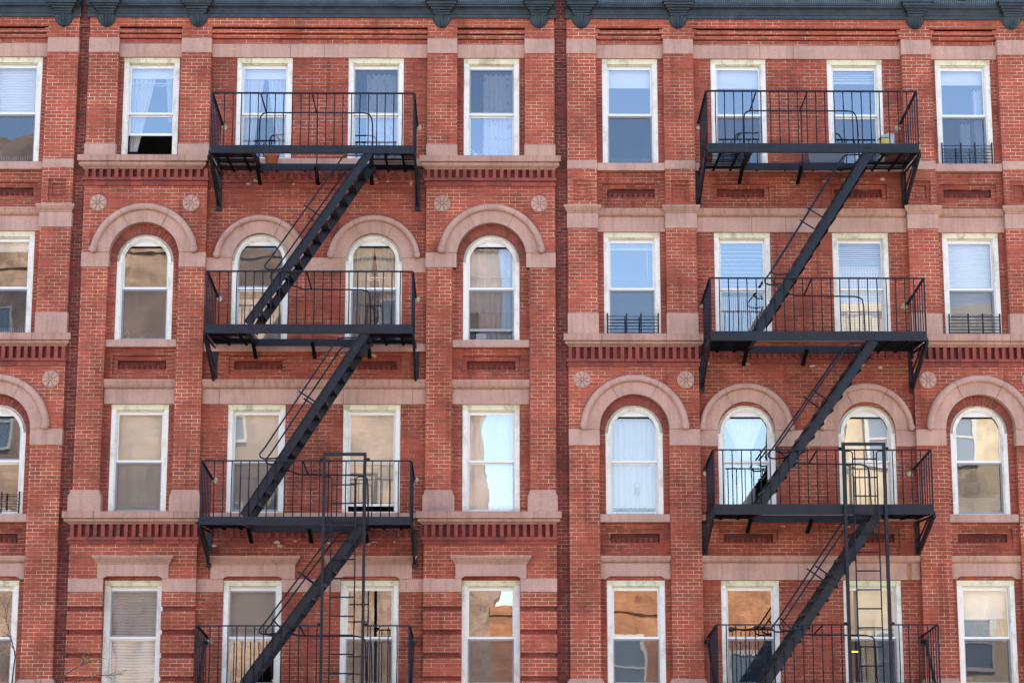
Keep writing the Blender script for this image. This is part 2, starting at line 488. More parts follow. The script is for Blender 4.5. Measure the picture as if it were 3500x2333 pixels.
# ------------------------------------------------------------------ windows
WY = .12        # plane of the recessed wall
def window(par, pl, cx, zb, zt, zm, arch=False, spec=None):
    """double-hung window; zt = top of casing (crown when arched), zm = meeting rail centre"""
    spec = spec or {}
    o0 = (cx, .15, zb)
    m = MB()
    hw = .45; cw = .075
    if arch:
        zc = zt-hw+.002
        m.arc(cx, zc, [(hw, .13), (hw, .20), (hw-cw, .20), (hw-cw, .15), (hw-cw*.55, .135)], 0, PI, 36)
        m.arc(cx, zc, [(hw-cw+.004, .17), (hw-cw-.022, .172), (hw-cw-.022, .2), (hw-cw+.004, .2)], 0, PI, 36)
        zj = zc
        for sx in (-1, 1):   # block where the arch casing meets the straight casing
            m.box(*sorted((cx+sx*hw, cx+sx*(hw-cw))), .126, .2, zj-.03, zj+.0)
    else:
        zj = zt-.085
    for sx in (-1, 1):
        a, b = sorted((cx+sx*hw, cx+sx*(hw-cw)))
        m.box(a, b, .135, .20, zb, zj-(.03 if arch else 0))
        a, b = sorted((cx+sx*(hw-cw), cx+sx*(hw-cw-.016)))
        m.box(a, b, .165, .205, zb, zj)
    m.box(cx-hw+.01, cx+hw-.01, .16, .27, zb-.01, zb+.015)
    win = m.build('window', 'casing', par, o0, pl=pl)
    if not arch:
        h = MB()
        h.xprof([(.20, zj), (.135, zj), (.128, zj+.05), (.118, zt-.012), (.118, zt-.002), (.20, zt-.002)][::-1], cx-hw, cx+hw)
        h.box(cx-hw+cw-.003, cx+hw-cw+.003, .16, .2, zj-.016, zj-.002)
        h.build('casing_head', 'casing_head', win, o0, pl=o0)
    gw = .3375; iw = hw-cw-.001
    gt = (zt-.18) if arch else (zt-.155)
    gb = zb+.055
    # head filler and upper sash
    u = MB()
    if arch:
        u.slab([(cx-iw, gt+.001), (cx+iw, gt+.001)]+arcpts(cx, zt-hw, iw, .2, PI-.2, 16), (), .203, .22)
        for k in range(3):
            u.box(cx-.26+.05*k, cx+.26-.05*k, .195, .203, gt+.018+.03*k, gt+.026+.03*k)
        for sx in (-1, 1):
            a, b = sorted((cx+sx*gw, cx+sx*iw))
            u.box(a, b, .21, .235, zm-.017, gt)
    else:
        u.box(cx-iw, cx+iw, .20, .215, gt+.045, zj)            # header trim
        u.box(cx-iw, cx+iw, .212, .235, gt, gt+.044)
        for sx in (-1, 1):
            a, b = sorted((cx+sx*gw, cx+sx*iw))
            u.box(a, b, .21, .235, zm-.017, gt-.0005)
    u.box(cx-iw, cx+iw, .195, .235, zm-.017, zm+.017)
    us = u.build('upper_sash', 'vinyl', win, o0, pl=o0)
    lift = spec.get('open', 0)
    lo = MB()
    for sx in (-1, 1):
        a, b = sorted((cx+sx*gw, cx+sx*iw))
        lo.box(a, b, .238, .262, zb+.02+lift, zm-.018)
    lo.box(cx-iw, cx+iw, .236, .264, zb+.015+lift, zb+.055+lift)
    lo.box(cx-gw, cx+gw, .24, .262, zm-.045, zm-.018)
    lo.build('lower_sash', 'vinyl', win, o0, pl=o0)
    gm = spec.get('glass', ('glass', 'glass'))
    dx = random.uniform(-.004, .004); dz = random.uniform(-.003, .003)
    def pane(z0, z1, y, mat):
        g = MB()
        g.add([(cx-gw, y+dx, z0), (cx+gw, y-dx, z0), (cx+gw, y-dx+dz, z1), (cx-gw, y+dx+dz, z1)], [(0, 1, 2, 3)])
        g.add([(cx-gw, y+dx+.005, z0), (cx+gw, y-dx+.005, z0), (cx+gw, y-dx+dz+.005, z1), (cx-gw, y+dx+dz+.005, z1)], [(3, 2, 1, 0)])
        g.f = g.f[:1]; g.sm = g.sm[:1]
        g.build('glass_pane', mat, win, o0, pl=o0)
    pane(zm+.017, gt, .222, gm[0])
    pane(zb+.055+lift, zm-.045, .25, gm[1])
    sc = spec.get('screen', '')
    for which, z0, z1, ys in (('l', zb+.017, zm-.02, .208), ('u', zm+.02, gt-.002, .204)):
        if which in sc:
            f = MB()
            f.box(cx-gw-.02, cx-gw, ys, ys+.016, z0, z1).box(cx+gw, cx+gw+.02, ys, ys+.016, z0, z1)
            f.box(cx-gw, cx+gw, ys, ys+.016, z0, z0+.02).box(cx-gw, cx+gw, ys, ys+.016, z1-.02, z1)
            fo = f.build('screen_frame', 'alu', win, o0, pl=o0)
            g = MB(); g.add([(cx-gw, ys+.008, z0+.02), (cx+gw, ys+.008, z0+.02), (cx+gw, ys+.008, z1-.02), (cx-gw, ys+.008, z1-.02)], [(0, 1, 2, 3)])
            g.build('insect_screen', 'screen', win, o0, pl=o0)
    ZB, ZT = zb+.03, (zt-.12)
    H = ZT-ZB
    def Zf(t): return ZB+H*t
    for it in spec.get('in', ()):
        kind = it[0]
        g = MB()
        if kind == 'shade':      # ('shade', t0, t1, material)
            z0, z1 = Zf(it[1]), Zf(it[2])
            n = 6
            g.add([(cx-.36+.72*i/n, .33+.006*math.sin(i*1.7), z) for z in (z0, z1) for i in range(n+1)], [(i, i+1, n+2+i, n+1+i) for i in range(n)], True)
            g.box(cx-.36, cx+.36, .325, .34, z0-.018, z0)
            g.build('roller_shade', it[3], win, o0, pl=o0)
        elif kind == 'blind':    # ('blind', t0, t1, pitch, slat, material)
            z0, z1 = Zf(it[1]), Zf(it[2]); z = z0
            while z < z1:
                sag = .003*random.uniform(-1, 1)
                g.add([(cx-.36, .315, z+sag), (cx+.36, .315, z-sag), (cx+.36, .335, z+it[4]-sag), (cx-.36, .335, z+it[4]+sag)], [(0, 1, 2, 3)])
                z += it[3]
            g.box(cx-.36, cx+.36, .31, .34, z1, z1+.04)
            g.box(cx-.36, cx+.36, .315, .335, z0-.02, z0-.004)
            g.build('blind', it[5], win, o0, pl=o0)
        elif kind == 'vblind':   # vertical strips
            z0, z1 = Zf(it[1]), Zf(it[2]); x = cx-.35
            while x < cx+.35:
                g.add([(x, .31, z0), (x+it[3]*.62, .325, z0), (x+it[3]*.62, .325, z1), (x, .31, z1)], [(0, 1, 2, 3)])
                x += it[3]
            g.build('blind', it[4], win, o0, pl=o0)
        elif kind == 'grid':
            z0, z1 = Zf(it[1]), Zf(it[2]); x = cx-.35
            while x < cx+.35:
                g.add([(x, .31, z0), (x+.022, .315, z0), (x+.022, .315, z1), (x, .31, z1)], [(0, 1, 2, 3)]); x += .045
            z = z0
            while z < z1:
                g.add([(cx-.36, .30, z), (cx+.36, .30, z), (cx+.36, .302, z+.022), (cx-.36, .302, z+.022)], [(0, 1, 2, 3)]); z += .045
            g.build('blind', it[3], win, o0, pl=o0)
        elif kind == 'curtain':  # ('curtain', left fn, right fn, folds, material, t0, t1)
            fl, fr, folds, mat = it[1:5]
            t0, t1 = it[5:7] if len(it) > 5 else (0, 1)
            nu, nv = 26, 22; ph = random.uniform(0, 6)
            vs = []
            for j in range(nv+1):
                t = t0+(t1-t0)*j/nv
                a, b = fl(t), fr(t)
                for i in range(nu+1):
                    s_ = i/nu
                    y = .37+.038*math.sin(s_*folds*2*PI+ph+.5*math.sin(t*3))+0.012*math.sin(s_*folds*4.7*PI+t*2)
                    vs.append((cx+a+(b-a)*s_, y, Zf(t)))
            g.add(vs, [(j*(nu+1)+i, j*(nu+1)+i+1, (j+1)*(nu+1)+i+1, (j+1)*(nu+1)+i) for j in range(nv) for i in range(nu)], True)
            g.build('curtain', mat, win, o0, pl=o0)
        elif kind == 'rod':
            z = Zf(it[1])
            g.tube([(cx-.37, .30, z), (cx+.37, .30, z)], .009)
            g.tube([(cx-.37, .31, z-.035), (cx+.37, .31, z-.035)], .006)
            g.build('sash_bar', 'vinyl', win, o0, pl=o0)
        elif kind == 'plant':
            for k in range(it[1]):
                a = random.uniform(-.7, .9); L = random.uniform(.12, .33); x0 = cx-.18+random.uniform(-.1, .15)
                pts = [(x0+math.sin(a)*L*q+.1*a*q*q, .29, ZB+.03+math.cos(a)*L*(q-.35*q*q)) for q in (0, .3, .6, .85, 1)]
                g.tube(pts, .006, 4, .002)
            g.build('house_plant', it[2], win, o0, pl=o0)
        elif kind == 'catcher':
            zz = Zf(.28)
            g.tube([(cx+.05+.045*math.cos(a), .3, zz+.045*math.sin(a)) for a in [2*PI*i/14 for i in range(15)]], .004, 4)
            g.tube([(cx+.05, .3, zz+.045), (cx+.05, .3, zz+.18)], .002, 4)
            for q in range(5):
                g.tube([(cx+.02+.016*q, .3, zz-.04), (cx+.01+.02*q, .3, zz-.14-.03*(q % 2))], .004, 4, .007)
            g.build('dream_catcher', 'wire', win, o0, pl=o0)
        elif kind == 'lamp':
            zz = Zf(.09)
            n = 14; vs = []
            for j in range(6):
                t = PI/2*j/5
                vs += [(cx+.15+.135*math.cos(t)*math.cos(2*PI*i/n), .48+.135*math.cos(t)*math.sin(2*PI*i/n), zz+.2*math.sin(t)) for i in range(n)]
            g.add(vs, [(j*n+i, j*n+(i+1) % n, (j+1)*n+(i+1) % n, (j+1)*n+i) for j in range(5) for i in range(n)], True)
            g.build('lamp_shade', 'pale', win, o0, pl=o0)
        elif kind == 'glow':
            g.box(cx-.30, cx-.12, .8, .84, Zf(.335), Zf(.348))
            g.build('ceiling_lamp', 'glow', win, o0, pl=o0)
        elif kind == 'wand':
            g.tube([(cx+.26, .30, Zf(.62)), (cx+.26, .30, Zf(.95))], .005, 4)
            g.build('blind_wand', 'vinyl', win, o0, pl=o0)
        elif kind == 'card':
            g.box(cx-.24, cx-.08, .29, .3, ZB, ZB+.12)
            g.build('paper_card', 'card', win, o0, pl=o0)
        elif kind == 'box':
            g.box(cx-.34, cx+.34, .29, .295, ZB, Zf(.16))
            g.build('board', 'shade_grey', win, o0, pl=o0)
    return win

# curtain outlines
def full(t): return -.36
def fullr(t): return .36
def tieL(t):   # left panel of a tied pair: broad at the top, drawn to the side below
    return -.36
def vsplit(inner_top, inner_bot, side):
    def f(t):
        k = (1-t)**1.1
        return side*(inner_top+(inner_bot-inner_top)*k)
    return f
def hour(side):
    def f(t):
        d = abs(t-.45)
        return side*(.035+ (.30*min(1, (d/.5))**1.25 if t > .45 else .12*min(1, d/.2)))
    return f
V_PAIR = [('curtain', full, vsplit(.01, .22, -1), 5, 'curtain', 0, .93), ('curtain', vsplit(.01, .22, 1), fullr, 5, 'curtain', 0, .93)]
V_CREAM = [('curtain', full, vsplit(.0, .2, -1), 5, 'curtain_cream'), ('curtain', vsplit(.0, .2, 1), fullr, 5, 'curtain_cream')]

# ------------------------------------------------------------------ building parts
def torus_prof(zt, zm, zb, d=.10):
    """fascia over a rounded moulding, as (y, z) from back top round to back bottom"""
    p = [(.1, zt), (-d, zt), (-d, zm), (-d+.008, zm-.004)]
    h = (zm-.006)-(zb+.012)
    for i in range(9):
        a = PI/2-PI*i/8
        p.append((-d+.045-.042*math.cos(a)*1.0-.0+(.035*(i/8)), zm-.006-h*i/8))
    p += [(-d+.085, zb), (.1, zb)]
    return p[::-1]
def mould_prof(zt, zm, zb, y0, d):
    p = [(.18, zt), (y0-d, zt), (y0-d, zm+.004), (y0-d+.006, zm)]
    for i in range(1, 8):
        a = PI/2*i/7
        p.append((y0-d+.006+(d-.012)*(1-math.cos(a)), zm-(zm-zb-.008)*math.sin(a)))
    p += [(y0-.003, zb), (.18, zb)]
    return p[::-1]

def dentils(par, pl, x0, x1, z0, z1, y=0.0, pitch=.1185):
    m = MB()
    n = max(1, round((x1-x0-.057)/pitch)); p = (x1-x0-.057)/n
    for i in range(n+1):
        x = x0+p*i+random.uniform(-.003, .003)
        m.box(x, x+.057+random.uniform(-.004, .003), y-.028+random.uniform(-.004, .004), y+.11, z0, z1)
    for i in range(n):       # bricks standing back between the dentils
        x = x0+p*i+.0615
        m.box(x-.003, x+p-.060, y+.075, y+.11, z0, z1)
    return m.build('dentil_course', 'brick_plain', par, pl=pl)

def stringc(par, pl, x0, x1, z0, z1, y):
    m = MB(); x = x0; L = .2
    x -= random.uniform(0, .1)
    while x < x1:
        a, b = max(x, x0), min(x+L-.005, x1)
        if b-a > .01:
            m.box(a, b, y+random.uniform(-.002, .002), y+.12, z0+.002, z1-.002)
        x += L
    return m.build('string_course', 'brick_plain', par, pl=pl)

def sill_course(par, pl, x0, x1, zt, zm, zb, seams=()):
    m = MB().xprof(torus_prof(zt, zm, zb), x0+.1, x1-.1, 1.0)
    o = m.build('sill_course', 'stone_dirty', par, pl=pl, bevel=0)
    if seams:
        for s_ in seams:
            j = MB()
            j.xprof([(y-.0015, z+(.0015 if i < 12 else -.0015)) for i, (y, z) in enumerate(torus_prof(zt, zm, zb))], s_, s_+.007)
            j.build('stone_joint', 'joint', par, pl=pl)
    return o

def sill(par, pl, x0, x1, z0, z1, y=.03):
    return MB().box(x0, x1, y, .19, z0, z1).build('sill', 'stone', par, pl=pl, bevel=.008)
def blockst(name, par, pl, x0, x1, z0, z1, y, y1=.1, mat='stone'):
    return MB().box(x0, x1, y, y1, z0, z1).build(name, mat, par, pl=pl, bevel=.006)

def joint(par, pl, *a):
    return MB().box(*a).build('stone_joint', 'joint', par, pl=pl)

def panel(par, pl, cx, zt, zscale=1.0, mat='brick_recess'):
    """sunk brick panel with a row of little dentils; wall behind has the hole"""
    m = MB()
    zb = zt-.275
    m.slab(rc(cx-.475, cx+.475, zb-.02, zt+.02), [rc(cx-.385, cx+.385, zt-.205, zt-.068)], .162, .25)
    m.build('brick_panel', mat, par, pl=pl)
    MB().box(cx-.40, cx+.40, .225, .26, zt-.22, zt-.05).build('panel_back', 'recess_shade_brick', par, pl=pl)  # back coloured dark to paint in the shade of the recess
    d = MB(); n = 9; p = .77/n
    for i in range(n):
        x = cx-.385+p*(i+.5)
        d.add([(x-.034, .226, zt-.204), (x+.01, .168, zt-.204), (x+.034, .226, zt-.204), (x-.034, .226, zt-.135), (x+.01, .168, zt-.135), (x+.034, .226, zt-.135)],
              [(0, 1, 4, 3), (1, 2, 5, 4), (3, 4, 5), (0, 2, 1)])
    d.build('panel_dentils', 'brick_plain', par, pl=pl)
def panel_hole(cx, zt):
    return rc(cx-.46, cx+.46, zt-.28, zt+.006)

def rosette(par, pl, x, z):
    m = MB()
    n = 40
    m.slab(arcpts(x, z, .136, 0, 2*PI*(n-1)/n, n-1), (), -.022, .02)
    for k in range(8):
        a0 = 2*PI*k/8+.07+PI/8; a1 = 2*PI*(k+1)/8-.07+PI/8
        pts = [(x+.034*math.cos((a0+a1)/2-.25), z+.034*math.sin((a0+a1)/2-.25))]
        for i in range(7):
            a = a0+(a1-a0)*i/6
            r = .128-.012*abs(i-3)/3*abs(i-3)/3
            pts.append((x+r*math.cos(a), z+r*math.sin(a)))
        pts.append((x+.034*math.cos((a0+a1)/2+.25), z+.034*math.sin((a0+a1)/2+.25)))
        m.slab(pts, (), -.042, -.02)
    m.dome((x, -.022, z), .028, n=12, k=3, flat=.9)
    return m.build('rosette', 'stone', par, pl=pl, bevel=.003)

def arch_hood(par, pl, cx, zc, zs, ro, ri, y, roll=.11):
    """stone ring with a roll moulding round its outer edge, cut level at zs"""
    a0 = math.asin(max(-1, min(1, (zs-zc)/ro)))
    ar = math.asin(max(-1, min(1, (zs-zc)/ri)))
    m = MB()
    rm = ro-roll
    poly = arcpts(cx, zc, rm+.03, math.asin(max(-1, (zs-zc)/(rm+.03))), PI-math.asin(max(-1, (zs-zc)/(rm+.03))), 40)
    poly += arcpts(cx, zc, ri, PI-ar, ar, 40)
    m.slab(poly, (), y, .14)
    o = m.build('arch_hood', 'stone', par, pl=pl, bevel=.006)
    t = MB()
    prof = [(ro, y+.02)]+[(ro-roll/2+roll/2*math.cos(PI*i/10), y-.012-.058*math.sin(PI*i/10)) for i in range(11)]+[(rm, y+.02)]
    t.arc(cx, zc, prof[::-1], a0+.05, PI-a0-.05, 48)
    for v in t.f: pass
    t.sm = [True]*len(t.sm)
    for sx in (0, 1):        # little scroll ends
        a = (a0+.05) if sx == 0 else (PI-a0-.05)
        px, pz = cx+(ro-roll/2)*math.cos(a), zc+(ro-roll/2)*math.sin(a)
        t.tube([(px, y+.03, pz), (px, y-.062, pz), (px, y-.075, pz)], roll*.54, 14)
    t.build('roll_moulding', 'stone', o, pl=pl)
    for a in (rad(62), rad(118)):
        j = MB()
        p = (cx+ri*math.cos(a), y-.002, zc+ri*math.sin(a)); q = (cx+(rm)*math.cos(a), y-.002, zc+(rm)*math.sin(a))
        j.beam(p, q, .004, .006, (0, 1, 0))
        p = (cx+rm*math.cos(a), y-.06, zc+rm*math.sin(a)); 
        for i in range(7):
            b = PI*i/7; b2 = PI*(i+1)/7
            P = [(ro-roll/2+(roll/2+.001)*math.cos(bb), y-.012-.0595*math.sin(bb)) for bb in (b, b2)]
            j.beam((cx+P[0][0]*math.cos(a), P[0][1], zc+P[0][0]*math.sin(a)), (cx+P[1][0]*math.cos(a), P[1][1], zc+P[1][0]*math.sin(a)), .006, .004, (math.cos(a+PI/2), 0, math.sin(a+PI/2)))
        j.build('stone_joint', 'joint', o, pl=pl)
    return o

def voussoirs(par, pl, cx, zc, ri, ro, zlow):
    m = MB(); n = 26
    for k in range(n):
        a0 = PI*k/n+.011; a1 = PI*(k+1)/n-.011
        y = .10+random.uniform(-.002, .002)
        pts = [(cx+r*math.cos(a), zc+r*math.sin(a)) for r, a in ((ri, a0), (ro, a0), (ro, a1), (ri, a1))]
        m.slab(pts, (), y, .19)
    o = m.build('brick_arch', 'brick_plain', par, pl=pl)
    bk = MB().slab(arcpts(cx, zc, ro, 0, PI, 30)+arcpts(cx, zc, ri, PI, 0, 30), (), .1135, .1195)
    bk.build('mortar_bed', 'mortar', o, pl=pl)
    return o

def hood_lintel(par, pl, cx, y, x0=.62, x1=.55, split=None):
    """row 4: moulded cap over a block with a notched underside"""
    z = [8.885, 8.86, 8.75, 8.53]
    a = MB().xprof([(.1+0*y, z[2]), (y-.03, z[2]), (y-.035, z[2]+.02), (y-.06, z[2]+.05), (y-.095, z[1]-.012), (y-.10, z[1]), (y-.10, z[0]), (.1, z[0])], cx-x1-.005, cx+x1+.005, 0)
    # flare the ends
    nv = []
    for (x, yy, zz) in a.v:
        k = max(0, (zz-z[2])/(z[1]-z[2])) if yy < .05 else max(0, (zz-z[2])/(z[1]-z[2]))
        nv.append((cx+(x-cx)*(1+(x0/x1-1)*min(1, k)), yy, zz))
    a.v = nv
    o = a.build('hood_moulding', 'stone_dirty', par, pl=pl)
    b = MB().slab([(cx-x1, z[3]), (cx-.46, z[3]), (cx-.455, z[3]+.012), (cx-.40, z[3]+.04), (cx+.40, z[3]+.04), (cx+.455, z[3]+.012), (cx+.46, z[3]), (cx+x1, z[3]), (cx+x1, z[2]-.001), (cx-x1, z[2]-.001)], (), y-.025, .16)
    b.build('lintel', 'stone', par, pl=pl, bevel=.006)
    return o

def shell_bracket(par, pl, x, y=-.02):
    """moulded block of the cornice breaking forward over a fluted shell drop"""
    m = MB()
    zt = 17.86
    lay = [(.135, .10, 17.63, 17.665), (.15, .125, 17.665, 17.70), (.175, .16, 17.70, 17.735), (.21, .20, 17.735, 17.765), (.24, .235, 17.765, 17.81), (.265, .26, 17.81, zt)]
    for hw, d, z0, z1 in lay:
        m.box(x-hw, x+hw, -d-.02, .1, z0, z1-.0005)
    o = m.build('cornice_block', 'cornice', par, pl=pl, bevel=.006)
    g = MB(); nu, nv = 28, 10; vs = []
    for j in range(nv+1):
        t = j/nv
        z = 17.645-.215*t
        hw = .142*math.sqrt(max(0.02, 1-t**2.6))*(1+.08*math.sin(t*5))
        for i in range(nu+1):
            s_ = -1+2*i/nu
            fl = .024*abs(math.cos(s_*8))
            yy = -(.10*(1-.72*t)*math.sqrt(max(0, 1-s_*s_*.9)))-fl*(1-abs(s_)*.5)
            vs.append((x+s_*hw, yy, z-.006*math.cos(s_*18)*(t > .5)))
    g.add(vs, [(j*(nu+1)+i, j*(nu+1)+i+1, (j+1)*(nu+1)+i+1, (j+1)*(nu+1)+i) for j in range(nv) for i in range(nu)][::-1], False)
    g.build('shell_drop', 'cornice', o, pl=pl)
    return o

def cornice(par, pl, x0, x1, pil, wreaths):
    m = MB()
    P = [(.1, 17.60), (-.035, 17.60), (-.035, 17.655), (-.05, 17.66), (-.05, 17.70), (-.058, 17.702)]
    for i in range(6):
        a = PI/2*i/5
        P.append((-.058-.07*(1-math.cos(a)), 17.705+.05*math.sin(a)))
    P += [(-.14, 17.76), (-.14, 17.785), (-.155, 17.79), (-.155, 17.835), (-.08, 17.842), (-.08, 18.32), (-.14, 18.36), (-.42, 18.42), (-.50, 18.50), (-.50, 18.58), (.1, 18.62)]
    m.xprof(P, x0, x1, 0)
    o = m.build('cornice', 'cornice', par, pl=pl)
    r = MB(); x = x0+.01
    while x < x1-.015:       # reeded frieze
        h = 17.935+random.uniform(-.004, .006)
        r.box(x, x+.018, -.098+random.uniform(-.003, .003), -.079, 17.846, h)
        x += .0335+random.uniform(-.002, .002)
    r.build('reeded_band', 'cornice_light', o, pl=pl)
    for wx in wreaths:
        q = MB()
        pts = [(wx+.20*math.cos(a), -.10, 18.08+.15*math.sin(a)) for a in [2*PI*i/26 for i in range(27)]]
        q.tube(pts, .035, 8)
        for i in range(26):
            q.dome((pts[i][0], -.125, pts[i][2]), .026, n=6, k=2, flat=.7)
        q.build('wreath', 'cornice', o, pl=pl)
    for px in pil:
        shell_bracket(par, pl, px)
M['cornice_light'] = iron('weathered_cornice_paint', (.09, .115, .125), .6, .1)

def corbel(par, pl, x0, x1, flare=0):
    zs = [17.19, 17.268, 17.343, 17.425, 17.452]
    m = MB()
    for i, (z0, z1, y) in enumerate(((17.192, 17.258, .085), (17.274, 17.336, .055), (17.352, 17.416, .024))):
        f = flare*(i)*.03
        m.box(x0+f, x1-f, y, .15, z0, z1)
        m.box(x0+f, x1-f, y+.05, .15, z1, z1+.017)
        if flare:
            m.box(x0-.001, x0+f, .0, .15, z0, z1+.012); m.box(x1-f, x1+.001, .0, .15, z0, z1+.012)
    return m.build('corbel_courses', 'brick', par, pl=pl)

def grooved(par, pl, spans, z0, z1):
    """rusticated brick: full blocks with sunk single courses"""
    gr = [(8.036, 8.108), (7.682, 7.752), (7.330, 7.400), (6.978, 7.048), (6.62, 6.69), (6.27, 6.34)]
    for a, b in spans:
        m = MB(); d = MB()
        z = z1
        for g0, g1 in gr:
            m.box(a, b, 0, .10, g1, z); z = g0
        m.box(a, b, 0, .10, z0, z)
        d.box(a+.03, b-.03, .05, WY+.001, z0, z1-.01)
        p = d.build('sunk_courses', 'brick_dark', par, pl=pl)
        m.build('rusticated_pier', 'brick', par, pl=pl)
M['recess_shade_brick'] = brick_mat('recess_shade_brick', (.17, .042, .028), (.12, .03, .022), (.09, .07, .05), (.05, .04, .03))  # brick darkened to stand for shade inside the sunk panels
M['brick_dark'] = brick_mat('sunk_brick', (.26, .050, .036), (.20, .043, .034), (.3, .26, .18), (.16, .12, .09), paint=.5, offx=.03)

ROW = dict(r1=(15.27, 16.96, 16.035), r4=(6.90, 8.512, 7.632))

def shell_body(par, pl, x0, x1):
    """back, sides, roof and the dark interior behind the front wall"""
    m = MB()
    m.box(x0, x0+.12, .19, 12, 0, 18.6).box(x1-.12, x1, .19, 12, 0, 18.6).box(x0+.12, x1-.12, 11.8, 12, 0, 18.6)
    m.box(x0, x1, .06, .19, 17.45, 18.6)
    m.build('side_wall', 'brick_seam', par, pl=pl)
    MB().box(x0, x1, .19, 12, 18.6, 18.8).build('roof', 'tar', par, pl=pl)
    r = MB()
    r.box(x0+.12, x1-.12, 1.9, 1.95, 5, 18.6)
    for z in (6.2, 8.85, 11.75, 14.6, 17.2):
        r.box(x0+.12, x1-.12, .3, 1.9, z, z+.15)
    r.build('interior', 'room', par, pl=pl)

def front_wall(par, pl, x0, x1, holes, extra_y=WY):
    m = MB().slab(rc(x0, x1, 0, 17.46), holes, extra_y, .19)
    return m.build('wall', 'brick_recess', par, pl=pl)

def rhole(cx, zb, zt): return rc(cx-.452, cx+.452, zb, zt)
def ahole(cx, zb, zt):
    zc = zt-.45
    return [(cx-.452, zb), (cx+.452, zb)]+arcpts(cx, zc, .452, 0, PI, 30)

def arch_bay(par, pl, xL, xR, cx, zc, zs, zi, ztop, ri=.56, ro=.858):
    """flush brick front over an arched window: inverted U around the opening"""
    a = math.asin(max(-1, (zs-zc)/ri)) if zs < zc else 0
    k = [(xL, zi), (cx-ri, zi)]
    k += [(cx-ri, zc)] if zi < zc else []
    k += arcpts(cx, zc, ri, PI, 0, 36)
    k += [(cx+ri, zi), (xR, zi), (xR, ztop), (xL, ztop)]
    MB().slab(k, (), 0, WY+.001).build('wall_face', 'brick', par, pl=pl)
    arch_hood(par, pl, cx, zc, zs, ro, ri-.004, -.035)
    for s0, s1 in ((xL-.004, cx-ri+.005), (cx+ri-.005, xR+.004)):
        blockst('impost_block', par, pl, s0, s1, zi, zs, -.022, .13)

